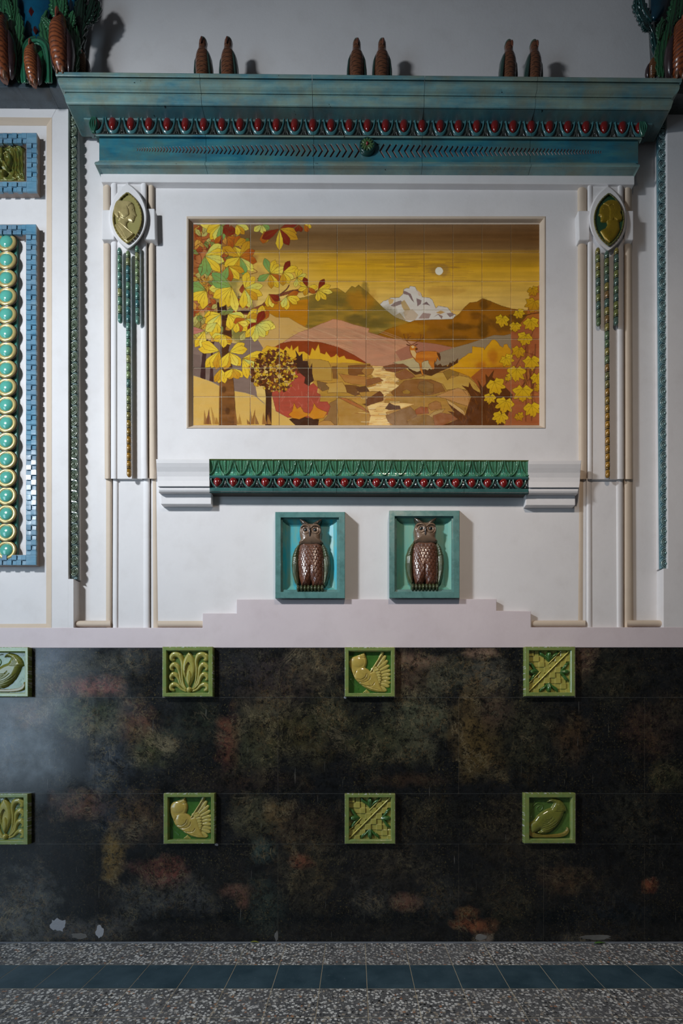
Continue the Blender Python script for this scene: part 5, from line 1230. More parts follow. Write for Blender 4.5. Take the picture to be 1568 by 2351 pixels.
# stream
C.poly(q(4, (60,372), (150,378), (130,410), (250,430), (290,480), (250,520), (290,545), (200,600), (155,640), (160,690), (330,690), (420,700), (300,740), (170,770), (210,885), (20,885), (40,800), (10,720), (100,680), (150,620), (40,600), (-80,600), (20,560), (140,520), (60,460), (20,420)), (238, 178, 84), 1, (252, 222, 150), None, (170, 100, 40), .5)
for k_ in range(170):
    t = C.r.rand(); y = 842+t*133; cx = 872+14*math.sin(t*7)+ (8 if t > .6 else 0); x = cx+C.r.normal(0, 14+8*t); l = C.r.uniform(3, 12)
    C.line([(x-l, y), (x, y+C.r.uniform(-.8, .8)), (x+l, y)], C.r.uniform(.6, 1.5), [(255, 240, 190), (206, 118, 40), (150, 84, 40), (250, 206, 110), (255, 236, 170)][C.r.randint(5)], .6, 2)
for pts, c, c2 in (([(0,370), (45,375), (70,400), (50,440), (0,460), (-40,420)], (196, 140, 64), (160, 104, 48)), ([(150,378), (230,360), (320,355), (370,385), (300,412), (250,430), (170,410)], (150, 90, 52), (120, 70, 42)), ([(250,440), (340,402), (400,440), (420,465), (380,480), (300,492), (260,470)], (170, 110, 62), (136, 80, 44)),
    ([(0,490), (110,470), (150,500), (60,530), (0,550)], (172, 112, 56), (140, 84, 44)), ([(-90,560), (0,545), (30,590), (-50,610)], (96, 58, 28), (120, 76, 36)), ([(0,660), (60,620), (120,588), (150,620), (150,670), (60,700), (0,710)], (130, 76, 34), (104, 58, 26)), ([(-60,600), (60,590), (110,592), (40,640), (-30,650)], (206, 156, 70), (180, 126, 50)),
    ([(215,600), (260,565), (330,500), (440,485), (520,480), (640,520), (680,590), (560,620), (360,632), (240,632)], (168, 112, 50), (134, 84, 36)), ([(440,560), (460,510), (520,500), (580,530), (580,600), (540,620), (480,600)], (176, 128, 62), (100, 62, 26)), ([(310,590), (350,572), (385,595), (370,615), (320,612)], (196, 150, 50), (150, 100, 34)), ([(165,740), (200,690), (240,710), (290,715), (300,745), (200,750)], (110, 68, 38), (80, 46, 26)),
    ([(170,800), (270,760), (380,722), (420,760), (440,800), (350,840), (370,885), (240,885), (190,850)], (166, 122, 72), (130, 88, 48)), ([(350,850), (440,800), (520,790), (570,820), (600,885), (370,885)], (134, 92, 46), (160, 116, 56)), ([(420,750), (470,722), (530,728), (540,780), (430,790)], (184, 100, 52), (150, 80, 38)),
    ([(540,700), (600,672), (640,690), (650,740), (560,755), (535,730)], (150, 84, 40), (196, 140, 74)), ([(540,800), (590,760), (680,740), (640,790), (560,815)], (206, 166, 96), (180, 136, 70)), ([(575,800), (640,775), (740,790), (790,830), (720,850), (660,885), (590,885)], (184, 120, 70), (140, 76, 38)),
    ([(380,480), (500,460), (600,432), (660,430), (720,480), (800,455), (880,470), (960,540), (985,600), (880,580), (760,570), (690,580), (660,530), (560,490)], (222, 178, 84), (188, 140, 52)), ([(660,425), (720,402), (800,430), (790,460), (740,450), (700,495)], (170, 128, 50), (140, 100, 38)),
    ([(600,632), (700,590), (790,562), (870,590), (900,680), (880,720), (780,690), (700,660)], (216, 160, 96), (190, 132, 66)), ([(690,660), (760,700), (840,760), (858,810), (780,790), (720,720)], (232, 190, 120), (206, 156, 86))): stone(4, pts, c, c2)
# bushes at right
yr = [(715,400), (720,375), (750,352), (790,350), (795,330), (830,300), (850,290), (880,265), (910,262), (912,205), (960,212), (1010,215), (1015,235), (1035,205), (1055,185), (1080,150), (1105,148), (1130,170), (1148,200), (1175,215), (1185,190), (1210,185), (1225,215), (1245,230), (1260,330), (1240,420), (1120,520), (1000,560), (930,500), (880,460), (800,430)]
C.poly(q(4, *yr), (238, 178, 26), 1, (212, 138, 22), ((1060, 780), (1120, 880)), (150, 92, 14), .6)
for x, y, rx, ry in ((1132, 820, 12, 20), (1105, 838, 14, 10), (1150, 850, 30, 10)): C.blob(x, y, rx, ry, (190, 100, 22), .6)
C.poly(q(4, (1000,385), (1250,390), (1240,480), (1200,560), (1100,540), (1000,620), (940,520), (900,470)), (186, 100, 48), .9, (150, 74, 34))
C.poly(q(4, (1240,90), (1350,20), (1500,-60), (1500,890), (1180,890), (1240,640), (1160,560), (1250,480), (1250,250)), (192, 116, 66), 1, (168, 84, 44))
C.poly(q(3, (1400,720), (1440,650), (1500,600), (1500,971), (1300,971), (1380,880)), (206, 130, 50), .9, (180, 84, 34))
dkb = [(820,540), (880,555), (885,512), (920,570), (985,610), (960,490), (1000,560), (1030,520), (1025,440), (1050,470), (1100,405), (1085,470), (1150,520), (1200,560), (1260,620), (1230,760), (1180,890), (640,890), (740,850), (790,830), (700,760), (760,770), (700,690), (850,800), (880,700), (900,640), (870,585)]
C.poly(q(4, *dkb), (120, 66, 20), 1, (84, 44, 14), None, None, .6, .8)
for k_ in range(90):
    x = 1040+C.r.uniform(20, 110); y = 880+C.r.uniform(0, 92); a = math.radians(C.r.uniform(-140, -60)); l = C.r.uniform(5, 16)
    if x < 1070 and y < 905: continue
    C.line([(x, y), (x+math.cos(a)*l, y+math.sin(a)*l)], 1.2, (150, 84, 22) if k_ % 2 else (60, 32, 12), .5, 0)
for k_ in range(26): C.line([(1190+C.r.uniform(0, 46), 780+C.r.uniform(0, 190)), (1196+C.r.uniform(0, 40), 790+C.r.uniform(0, 180))], C.r.uniform(1.5, 4), [(120, 54, 20), (206, 130, 50), (90, 50, 26)][k_ % 3], .5, 0)
# grass tufts and deer
gr = [(500,400), (530,410), (545,395), (560,405), (590,380), (600,350), (610,370), (640,352), (655,375), (690,365), (700,380), (720,340), (735,350), (745,325), (760,340), (790,305), (790,345), (715,390), (640,420), (560,460), (520,450), (480,440), (420,450), (370,410), (350,380), (400,410), (440,425)]
C.poly(q(4, *gr), (92, 54, 22))
deer = [(375,232), (378,200), (400,192), (425,205), (445,225), (440,236), (425,240), (432,262), (470,248), (530,245), (600,248), (628,262), (642,300), (636,330), (622,318), (612,300), (605,330), (585,350), (590,395), (575,405), (560,380), (540,350), (535,325), (500,330), (478,345), (482,400), (494,452), (484,455), (466,410), (455,350), (430,335), (405,300), (385,270)]
C.poly(q(4, *deer), (192, 98, 24), 1, (224, 140, 44), None, (96, 46, 14), .6)
C.poly(q(4, (380,240), (415,240), (432,265), (425,310), (400,290)), (232, 196, 130), .85); C.poly(q(4, (605,258), (632,265), (642,300), (636,328), (622,300)), (70, 36, 16), .9); C.poly(q(4, (385,205), (405,198), (420,212), (400,222)), (236, 210, 150), .8)
C.blob(*q1(4, 432, 228), 3, 2, (50, 26, 12), 1, 0); C.poly(q(4, (345,185), (382,195), (372,200), (350,195)), (90, 46, 20)); C.poly(q(4, (418,192), (450,182), (438,195), (420,198)), (90, 46, 20))
for pts in (((388,192), (360,170), (335,140), (325,100)), ((355,165), (362,135), (385,118)), ((340,145), (330,125)), ((360,140), (362,100)), ((402,190), (440,165), (480,145), (496,110)), ((455,158), (470,130), (470,105)), ((440,165), (440,140)), ((480,145), (500,130))): C.line(q(4, *pts), 1.3, (120, 66, 26), 1); 
C.line(q(4, (545,350), (575,400)), 2.2, (206, 124, 44)); C.line(q(4, (590,330), (592,400)), 1.6, (60, 32, 14), .8)
# left foliage: background colours
for x, y, rx, ry, c in ((470, 540, 40, 40, (176, 84, 34)), (455, 600, 26, 50, (150, 60, 34)), (500, 560, 50, 40, (190, 104, 50)), (520, 620, 50, 50, (146, 132, 62)), (550, 600, 40, 30, (176, 120, 60)), (470, 690, 40, 40, (178, 90, 60)), (520, 690, 40, 30, (156, 130, 72)), (560, 700, 30, 24, (170, 130, 84)),
                        (450, 750, 20, 40, (170, 140, 60)), (470, 745, 30, 26, (156, 140, 66)), (545, 750, 34, 30, (160, 150, 70)), (590, 640, 30, 26, (206, 160, 80)), (490, 665, 30, 14, (160, 56, 34)), (550, 770, 20, 18, (132, 120, 60)), (480, 600, 30, 30, (196, 120, 66)), (520, 590, 24, 26, (130, 120, 50))): C.blob(x, y, rx, ry, c, .85)
# thin trunks, big trunk, branches
C.poly(q(2, (150,145), (180,145), (160,300), (155,490), (110,475), (125,300)), (70, 42, 34)); C.poly(q(2, (205,145), (235,145), (215,300), (225,510), (190,500), (200,300)), (76, 44, 34))
C.poly(q(1, (255,760), (330,765), (345,860), (375,880), (375,1000), (265,1000)), (76, 46, 30), 1, (60, 34, 22))
C.poly(q(2, (268,-20), (372,-20), (380,120), (352,240), (385,380), (400,560), (422,890), (272,890), (275,500), (290,300), (300,120)), (88, 50, 24), 1, (130, 80, 34), ((520, 840), (520, 890)), (60, 34, 16), .6, .8)
for y in (575, 760): C.blob(*q1(2, 345 if y > 600 else 312, y), 6, 9, (80, 46, 20), .7, .2)
C.poly(q(1, (345,860), (420,835), (520,830), (640,780), (700,720), (740,700), (800,685), (900,655), (960,648), (1010,655), (1090,668), (1130,652), (1140,660), (1090,685), (1000,672), (900,680), (790,712), (700,770), (620,815), (560,870), (430,860), (350,890)), (168, 92, 54), 1, (96, 50, 34), None, (90, 44, 26), .6)
C.poly(q(1, (345,862), (430,835), (560,825), (560,850), (430,862), (420,870), (350,885)), (70, 38, 28)); C.line(q(1, (800,690), (850,650), (872,615)), 3, (110, 66, 44)); C.line(q(1, (440,800), (490,660), (560,560)), 2.5, (150, 66, 40)); C.line(q(1, (600,560), (660,525), (720,515), (820,505)), 1.6, (110, 60, 36)); C.line(q(1, (890,570), (950,545), (1010,520)), 1.4, (130, 84, 40)); C.poly(q(1, (380,840), (430,760), (440,680), (445,760), (420,830)), (40, 92, 66), .8)
Y1, Y2, Y3 = ((248, 214, 66), (238, 186, 40)), ((244, 200, 52), (250, 222, 90)), ((226, 172, 40), (206, 140, 30)); GRN = ((150, 172, 80), (120, 160, 84)); LG = ((206, 208, 110), (240, 214, 80)); OR = ((206, 120, 34), (180, 84, 26)); RD = ((150, 50, 26), (130, 40, 24))
cl = C.cluster
for k_ in range(120):          # loose background leaves and brush marks in the crown
    x = 443+abs(C.r.normal(0, 62)); y = C.r.uniform(514, 790)
    if x > 600 or (x > 560 and y < 580): continue
    a0 = C.r.uniform(0, 6.28); C.leaf(x, y, a0, C.r.uniform(14, 30), C.r.uniform(8, 13), *[((196, 110, 46), (160, 64, 30)), ((150, 150, 74), (110, 130, 60)), ((206, 130, 50), (226, 170, 70)), ((140, 58, 32), (176, 84, 40)), ((176, 160, 84), (206, 190, 100)), ((214, 172, 60), (190, 120, 40))][C.r.randint(6)], (104, 56, 26), (120, 62, 30))
for k_ in range(60):
    x = 443+abs(C.r.normal(0, 60)); y = C.r.uniform(520, 780); a0 = C.r.uniform(0, 6.28); l = C.r.uniform(8, 20)
    if x < 590: C.line([(x, y), (x+l*.5*math.cos(a0)+3, y+l*.5*math.sin(a0)), (x+l*math.cos(a0), y+l*math.sin(a0))], C.r.uniform(1, 2.4), [(110, 46, 24), (90, 40, 22), (130, 90, 40), (84, 110, 60)][k_ % 4], .7, 3)
cl(*q1(1, 290, 90), [178, 150, 125, 108, 90], 40, 17, [Y2, Y1, Y1, LG, GRN]); cl(*q1(1, 420, 95), [20, 50, 80], 26, 12, [LG, Y3, Y1]); cl(*q1(1, 300, 180), [-60, 110, 130], 26, 11, [RD, RD, OR]); cl(*q1(1, 340, 200), [-100, -45, 20, 60], 24, 12, [RD, RD, OR, OR])
cl(*q1(1, 400, 280), [-60, -30, 50, 90], 28, 14, [OR, Y3, Y1, Y3]); cl(*q1(1, 150, 365), [-35, -15, 15, 45, 80, 100], 44, 17, [LG, Y1, LG, Y1, GRN, GRN]); cl(*q1(1, 450, 375), [-150, -60, -25, 15, 45, 75, 110, 150], 40, 17, [Y3, Y3, OR, OR, LG, GRN, Y3, Y1]); cl(*q1(1, 350, 450), [20, 50, 80, 110], 34, 14, [Y3, Y1, OR, GRN])
cl(*q1(1, 640, 95), [30, 80, 140], 20, 12, [GRN, LG, LG]); cl(*q1(1, 660, 150), [85, 95], 28, 15, [Y3, OR]); cl(*q1(1, 790, 130), [-20, 15, 30, 60, 90, 150], 42, 15, [RD, Y3, Y3, RD, Y1, RD]); cl(*q1(1, 1000, 95), [20, 60], 18, 10, [Y1, OR]); cl(*q1(1, 955, 95), [70, 110], 16, 10, [RD, RD]); cl(*q1(1, 375, 100), [70, 100], 16, 10, [RD, RD])
cl(*q1(1, 710, 515), [-110, -70, -45, -20, 30, 60, 85, 150], 32, 13, [GRN, Y1, Y1, Y2, OR, Y1, Y3, GRN]); cl(*q1(1, 820, 505), [-60, -20, 30, 60, 90], 30, 13, [RD, Y1, Y2, Y1, Y3]); cl(*q1(1, 940, 550), [-90, -60, -20, 10, 60, 100], 20, 8, [Y1, Y1, LG, Y1, Y2, LG]); cl(*q1(1, 1030, 630), [-150, -110, 0, 40, 110, 160], 20, 10, [Y1, RD, Y1, OR, Y3, Y1]); cl(*q1(1, 1120, 655), [-60, -20, 10, 50, 90], 28, 11, [RD, Y1, Y2, Y1, Y1])
cl(*q1(1, 490, 645), [-80, -50, -10, 20, 40, 75, 95], 38, 16, [Y1, Y1, LG, Y1, Y3, LG, Y1]); cl(*q1(1, 380, 630), [175, 195, 215, 150, 120, 100, 80], 48, 19, [LG, GRN, GRN, Y1, Y1, Y1, Y2]); cl(*q1(1, 160, 660), [-150, 180, 150, 120, 100], 36, 16, [GRN, GRN, Y1, Y1, Y1]); cl(*q1(1, 700, 690), [95, 75, 50, 30], 28, 13, [Y1, Y2, OR, RD]); cl(*q1(1, 850, 710), [-20, 15, 35, 90, 110], 27, 12, [OR, Y1, Y1, Y1, LG])
cl(*q1(1, 290, 860), [170, 150, 130, 110], 42, 17, [Y1, Y1, LG, Y2]); cl(*q1(1, 350, 860), [10, 30, 60, 80], 36, 16, [LG, Y1, Y1, Y1]); cl(*q1(1, 500, 900), [-40, -15, 30, 60, 160], 30, 14, [Y1, Y3, LG, Y1, OR]); cl(*q1(1, 620, 930), [-80, -50, 10, 20, 60, 100, 150], 34, 15, [Y1, OR, LG, Y2, Y1, LG, RD])
cl(*q1(2, 590, 20), [-60, 0, 15, 55, 95, 130], 36, 15, [RD, LG, LG, LG, LG, Y1]); cl(*q1(2, 430, 0), [40, 70, 100, 10], 24, 14, [Y1, OR, Y1, Y2]); cl(*q1(2, 250, 0), [80, 110, 140], 28, 15, [Y1, Y1, LG]); cl(*q1(2, 150, 70), [180, 120, 100], 38, 15, [((206, 130, 110), (180, 110, 90)), Y1, Y2])
cl(*q1(2, 320, 105), [170, 150, 60, 50, 110, 95], 26, 13, [LG, Y1, Y1, Y3, Y2, Y1]); cl(*q1(2, 275, 245), [185, 205, 130, 115, 100], 44, 17, [Y1, Y1, Y1, Y1, Y3]); cl(*q1(2, 360, 255), [-30, -10, 50, 60, 105, 120], 36, 17, [Y1, Y1, Y1, Y2, Y3, Y1]); cl(*q1(2, 470, 310), [-15, 10, 30, 60, 75], 46, 15, [Y1, Y3, LG, Y1, Y1]); cl(*q1(2, 290, 395), [100, 115, 75], 32, 13, [Y1, Y3, Y1]); cl(*q1(2, 390, 395), [40, 60, 110, 130], 28, 14, [Y1, Y3, Y3, Y1])
for pts in (((60,290), (120,250), (175,270), (180,300), (120,310)), ((60,370), (110,350), (120,430), (70,420)), ((60,470), (130,460), (110,540), (130,590), (80,560)), ((130,830), (200,770), (190,870), (110,900)), ((320,310), (350,350), (330,385)), ((560,470), (600,500), (540,520))): C.line(q(1, *pts), 1.4, (104, 42, 22), .8)
# small round tree, conifer, red bush, flame bush
C.poly(q(2, (905,330), (935,290), (925,235), (960,290), (985,265), (990,330), (1030,330), (1050,400), (1070,345), (1072,440), (1085,500), (1055,520), (1040,590), (1000,560), (960,470)), (74, 44, 28))
C.poly(q(2, (720,600), (850,560), (930,470), (920,385), (960,430), (1010,470), (1000,520), (1040,545), (1080,520), (1120,560), (1110,600), (1140,620), (1135,680), (1200,680), (1225,720), (1200,790), (1100,820), (860,815), (760,760)), (190, 88, 62), 1, (166, 66, 48), None, (140, 50, 36), .6, .5)
for k_ in range(30): x = C.r.uniform(640, 735); y = C.r.uniform(880, 950); C.line([(x, y), (x+C.r.uniform(-8, 8), y-C.r.uniform(6, 14))], 1.8, (214, 120, 92), .35, 0)
C.poly(q(2, (870,830), (960,800), (1050,820), (1130,830), (1120,885), (930,885)), (74, 42, 22))
C.poly(q(2, (865,790), (900,760), (915,690), (940,740), (970,720), (1000,770), (1050,780), (1075,740), (1085,690), (1110,730), (1150,750), (1200,770), (1170,820), (1080,830), (1030,800), (960,830), (900,820)), (226, 150, 34), 1, (200, 116, 30), None, (120, 56, 18), .6)
C.poly(q(2, (665,560), (700,590), (735,555), (722,640), (722,885), (668,885), (672,640)), (76, 44, 24))
for k_ in range(420):
    a = C.r.uniform(0, 2*math.pi); rr = math.sqrt(C.r.rand()); x, y = q1(2, 745+rr*195*math.cos(a), 430+rr*(185 if math.sin(a) < 0 else 150)*math.sin(a))
    if y > 894: continue
    c = [(90, 48, 22), (120, 60, 26), (228, 176, 40), (206, 140, 34), (110, 60, 40), (240, 196, 56), (80, 48, 20), (150, 84, 30)][C.r.randint(8)]
    C.leaf(x, y, C.r.uniform(0, 6.28), C.r.uniform(6, 11), C.r.uniform(4, 7), c, None, (90, 50, 20), (90, 50, 20))
for k_ in range(20): x = C.r.uniform(470, 500)if k_ < 8 else C.r.uniform(540, 640); y = 974; C.poly([(x-4, y), (x+C.r.uniform(-8, 8), y-C.r.uniform(12, 44)), (x+5, y)], [(150, 96, 46), (172, 120, 50), (126, 74, 44)][k_ % 3], .8)
# maple leaves at the right edge
C.line(q(3, (1230,870), (1330,880), (1420,860), (1490,850)), 2, (96, 56, 24)); C.line(q(4, (1440,60), (1350,260), (1260,420), (1200,520)), 2, (120, 66, 34), .8)
YM = ((240, 200, 34), (222, 166, 24)); YM2 = ((226, 176, 20), (200, 136, 24))
for k_, x, y, R_, rot, yc in ((3,1430,655,60,160,1), (3,1440,770,85,200,1), (3,1310,850,58,150,0), (3,1170,905,72,190,0), (3,1415,930,80,170,0), (3,1280,960,60,180,0), (4,1365,125,78,200,0), (4,1205,315,70,150,0), (4,1420,330,85,175,0), (4,1310,240,70,190,1), (4,1290,420,95,185,0), (4,1110,530,98,160,0),
                              (4,1470,470,72,170,0), (4,1345,590,100,180,0), (4,1065,640,62,190,0), (4,1195,690,95,195,0), (4,1425,730,88,170,0), (4,1155,805,78,200,0), (4,1465,560,40,120,1), (4,1310,800,50,150,1), (4,1215,470,40,120,0)):
    cx, cy = q1(k_, x, y); C.maple(cx, cy, R_/3.7333, rot, *((YM2 if yc else YM)))
# vignette-free colour, light brush texture
C.a *= (1+(C.tex[..., None]-.5)*.22)
MU = empty('tile_mural', P(841, 977, -.05), 'painted tile mural of a stag in an autumn mountain landscape at sunset', 'mural')
bx = MB(); bx.prism(rect(MX0-1, MY0-1, MX1+1, MY1+1), -.0530, -.0545); bx.build('grout_bed', M['grout'], MU)
xs = [MX0]+[508.0+66.55*i for i in range(11)]+[MX1]; ys = [MY0]+[579.0+66.3*i for i in range(6)]+[MY1]
for iy in range(7):
    for ix in range(12):
        x0, x1, y0, y1 = xs[ix]+.35, xs[ix+1]-.35, ys[iy]+.35, ys[iy+1]-.35; nx = int((x1-x0)*1.45); ny = int((y1-y0)*1.45)
        U, V, X, Z = grid_px(x0, y0, x1, y1, nx, ny, -.05)
        ju = np.clip(((U-MX0)*SS).astype(int), 0, C.w-1); jv = np.clip(((V-MY0)*SS).astype(int), 0, C.h-1); col = C.a[jv, ju]*1.0
        H = np.full(U.shape, .0); H[0] = H[-1] = -.0025; H[:, 0] = H[:, -1] = -.0025; tw = C.r.uniform(-.0004, .0004, 2)
        H = H+(U-x0)/66*tw[0]+(V-y0)/66*tw[1]
        me = field_mesh(X, Z, H, -.0505, None, np.clip(col, 0, 1)); link('painted_tile', me, M['mural'], MU)
# ================================================================ EAGLES ON THE CORNICE
def wavy_bands(me, c1, c2, period, zoff=0, amp=.12, k=7):
    at = me.color_attributes.new('Col', 'FLOAT_COLOR', 'POINT'); n = len(me.vertices); co = np.zeros(n*3); me.vertices.foreach_get('co', co); co = co.reshape(-1, 3)
    ph = (co[:, 2]/period+amp*np.sin(co[:, 0]/period*k)) % 1.0
    t = np.clip((ph-.62)*8, 0, 1)*np.clip((1-ph)*8, 0, 1); t = t[:, None]
    c = np.ones((n, 4)); c[:, :3] = s2l(c1)*(1-t)+s2l(c2)*t; at.data.foreach_set('color', c.ravel())
def body_mesh(W_, H_, profile, c1, c2, period, n=28, m_=60, relief=.0012):
    """bird body facing the room: profile (t, half width, depth, x offset, y offset); overlapping feather rows are modelled as ripples"""
    T_ = [p[0] for p in profile]; sec = []
    for j in range(m_+1):
        t = j/m_; z = t*H_
        rx, ry, ox, oy = [np.interp(t, T_, [p[i] for p in profile]) for i in (1, 2, 3, 4)]
        sec.append((ox*W_, -oy*W_, z, rx*W_, ry*W_))
    v, f = loft(sec, n); co = []
    for i, (x, y, z) in enumerate(v):
        j = i//n; a = 2*math.pi*(i % n)/n; ph = ((z/period)+.10*math.sin(x/period*6)) % 1; rr = relief*(1-ph)*(1 if z < H_*.80 else .2)
        co.append((x+rr*math.cos(a), y+rr*math.sin(a), z))
    me = mesh(co, f); fix(me); wavy_bands(me, c1, c2, period); me.polygons.foreach_set('use_smooth', np.ones(len(me.polygons), bool)); me.materials.append(M['figure']); return me
EW, EH = 16.5*.0022, .250
# (t, half width, half depth, x off, y off) in units of EW
eagle_prof = [(0, .5, .5, 0, 0), (.08, .7, .65, 0, .02), (.25, .96, .85, 0, .06), (.45, 1.05, .9, 0, .10), (.60, 1.02, .85, 0, .12), (.69, .9, .75, 0, .12), (.745, .70, .6, 0, .12), (.79, .60, .55, 0, .10), (.88, .57, .55, 0, .08), (.93, .54, .55, 0, .06), (.97, .44, .45, 0, .04), (1.0, .2, .2, 0, .02)]
eb = body_mesh(EW, EH, eagle_prof, (118, 74, 50), (54, 38, 30), .0105)
def wing_mesh(s):
    sec = []
    for (t, x, rx, ry, y) in [(.1, 1.15, .12, .25, -.1), (.25, 1.22, .22, .46, -.08), (.42, 1.16, .26, .55, -.04), (.58, 1.02, .26, .55, 0), (.68, .84, .18, .4, .02), (.74, .66, .05, .15, .03)]:
        sec.append((s*x*EW, -y*EW, t*EH, rx*EW, ry*EW))
    v, f = loft(sec, 14); me = mesh(v, f); fix(me); vcol(me, (44, 66, 60)); me.materials.append(M['figure']); me.polygons.foreach_set('use_smooth', np.ones(len(me.polygons), bool)); return me
wl, wr = wing_mesh(-1), wing_mesh(1)
def crown_mesh():
    sec = [(0, 0, EH*.90, .50*EW, .50*EW), (0, 0, EH*.94, .57*EW, .58*EW), (0, 0, EH*.985, .46*EW, .48*EW), (0, 0, EH*1.012, .2*EW, .2*EW)]
    v, f = loft(sec, 16); me = mesh(v, f); fix(me); vcol(me, (70, 96, 78)); me.materials.append(M['figure']); me.polygons.foreach_set('use_smooth', np.ones(len(me.polygons), bool)); return me
def beak_mesh():
    sec = [(.1*EW, -.48*EW, EH*.96, .05*EW, .05*EW), (.14*EW, -.58*EW, EH*.935, .17*EW, .16*EW), (.14*EW, -.66*EW, EH*.90, .16*EW, .15*EW), (.12*EW, -.72*EW, EH*.85, .12*EW, .12*EW), (.1*EW, -.80*EW, EH*.79, .04*EW, .04*EW)][::-1]
    v, f = loft(sec, 10); me = mesh(v, f); fix(me); vcol(me, (116, 66, 46)); me.materials.append(M['figure']); me.polygons.foreach_set('use_smooth', np.ones(len(me.polygons), bool)); return me
cm, bk = crown_mesh(), beak_mesh()
ex = [(467, 165, 6, 'above the left pilaster, left bird of its pair'), (525, 165, 6, 'above the left part of the mural, right bird of its pair'), (819, 169, 0, 'at the middle of the cornice, left bird of its pair'), (877, 169, 0, 'at the middle of the cornice, right bird of its pair'),
      (1167, 173, -7, 'towards the right end of the cornice, left bird of its pair'), (1225, 173, -7, 'towards the right end of the cornice, right bird of its pair')]
for px, py, yaw, where in ex:
    d = .064; zt = ZW(179 if px > 1300 else 166+13*(px-200)/1300, .134)   # top of the cornice
    root = empty('eagle_figurine', Vector((XW(px, d), -d, zt)), 'brown glazed eagle figurine '+where, 'figurine', 'eagle figurines standing on the cornice')
    root.rotation_euler = (0, math.radians(0), math.radians(-yaw*3))
    top = ZW({467: 90, 525: 90, 819: 93, 877: 93, 1167: 96, 1225: 96}[px], d); sc = (top-zt)/(EH*1.012); root.scale = (1, 1, sc)
    for nm, me in (('body', eb), ('wing', wl), ('wing', wr), ('crest', cm), ('beak', bk)):
        o = bpy.data.objects.new(nm, me); COL.objects.link(o); o.parent = root
    root.location.z -= .002

# ================================================================ CORNER CAPITALS
def leafmesh(path, w_of, d_of, ribs, c1, c2, serr=0, thick=.006, n=40, m_=13):
    """acanthus leaf as a curved serrated blade in photo pixels: path [(x,y)], widths, depth along the path"""
    q = catmull([(x, y, 0) for x, y in path], max(2, n//(len(path)-1))); N_ = len(q); v = []; cc = []
    for i, p in enumerate(q):
        t = i/(N_-1); a = q[min(i+1, N_-1)]-q[max(i-1, 0)]; L_ = math.hypot(a[0], a[1]) or 1; nx, ny = -a[1]/L_, a[0]/L_
        w = w_of(t)*(1+serr*(((t*7) % 1)-.5)); dd = d_of(t)
        for j in range(m_):
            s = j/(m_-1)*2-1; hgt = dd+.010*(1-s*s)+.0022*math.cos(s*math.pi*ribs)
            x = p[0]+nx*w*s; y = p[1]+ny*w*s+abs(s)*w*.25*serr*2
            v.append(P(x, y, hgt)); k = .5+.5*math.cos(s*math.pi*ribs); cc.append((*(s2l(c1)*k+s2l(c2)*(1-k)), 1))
    f = [(i*m_+j, i*m_+j+1, (i+1)*m_+j+1, (i+1)*m_+j) for i in range(N_-1) for j in range(m_-1)]
    me = mesh(v, f); at = me.color_attributes.new('Col', 'FLOAT_COLOR', 'POINT'); at.data.foreach_set('color', np.array(cc).ravel()); return me
def solid(o, t=.008):
    m_ = o.modifiers.new('thick', 'SOLIDIFY'); m_.thickness = t; m_.offset = 0; return o
def parrot(px, py, w, h, d, parent, wing_side, c1=(158, 86, 50), c2=(72, 40, 30)):
    """standing bird figure: centre px of the feet, size in px"""
    k = (D-d)/F; Wm = w*k; Hm = h*k
    prof = [(0, .16, .2, 0, -.1), (.06, .30, .3, 0, 0), (.2, .44, .42, 0, .1), (.4, .50, .5, 0, .18), (.6, .46, .48, 0, .18), (.72, .38, .40, .0, .12), (.82, .28, .32, .02, .06), (.92, .24, .28, .02, .02), (1, .08, .1, .02, 0)]
    me = body_mesh(Wm, Hm, prof, c1, c2, Hm*.062, 32, 90, .0018)
    r = empty('bird_figure', P(px, py, d)-parent.location, parent=parent)
    o = bpy.data.objects.new('bird_body', me); COL.objects.link(o); o.parent = r
    for s in (-1, 1):
        sec = [(s*(.44 if s == wing_side else .36)*Wm*a, .05*Wm-oy*Wm, t*Hm, rx*Wm*(1.25 if s == wing_side else .7), ry*Wm) for (t, a, rx, ry, oy) in [(.02, .9, .03, .06, -.05), (.1, 1.15, .12, .2, 0), (.3, 1.30, .17, .3, .05), (.5, 1.25, .16, .3, .08), (.65, 1.0, .12, .24, .08), (.74, .7, .04, .1, .05)]]
        v, f = loft(sec, 14); m2 = mesh(v, f); fix(m2); vcol(m2, (58, 42, 44)); o = link('wing', m2, M['figure'], None, True); o.parent = r
    sec = [(.02*Wm, -.30*Wm, .96*Hm, .04*Wm, .05*Wm), (.02*Wm, -.36*Wm, .93*Hm, .09*Wm, .12*Wm), (.0, -.42*Wm, .87*Hm, .08*Wm, .10*Wm), (-.02*Wm, -.45*Wm, .80*Hm, .05*Wm, .05*Wm), (-.02*Wm, -.48*Wm, .73*Hm, .02*Wm, .02*Wm)][::-1]
    v, f = loft(sec, 10); m2 = mesh(v, f); fix(m2); vcol(m2, (168, 92, 70)); o = link('beak', m2, M['figure'], None, True); o.parent = r
    for s in (-.16, .16):
        v, f = loft([(s*Wm, -.10*Wm, -.05*Hm, .05*Wm, .06*Wm), (s*Wm, -.10*Wm, .03*Hm, .09*Wm, .10*Wm), (s*Wm, -.06*Wm, .16*Hm, .13*Wm, .16*Wm)], 10); m2 = mesh(v, f); fix(m2); vcol(m2, (126, 92, 70)); o = link('leg', m2, M['figure'], None, True); o.parent = r
    return r
def leafpart(root, path, w, d, ribs, c1, c2, serr=.5, name='acanthus_leaf'):
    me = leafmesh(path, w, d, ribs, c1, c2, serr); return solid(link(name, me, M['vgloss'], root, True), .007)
G1, G2 = (64, 128, 84), (24, 66, 46); DK1, DK2 = (30, 58, 44), (12, 26, 22)
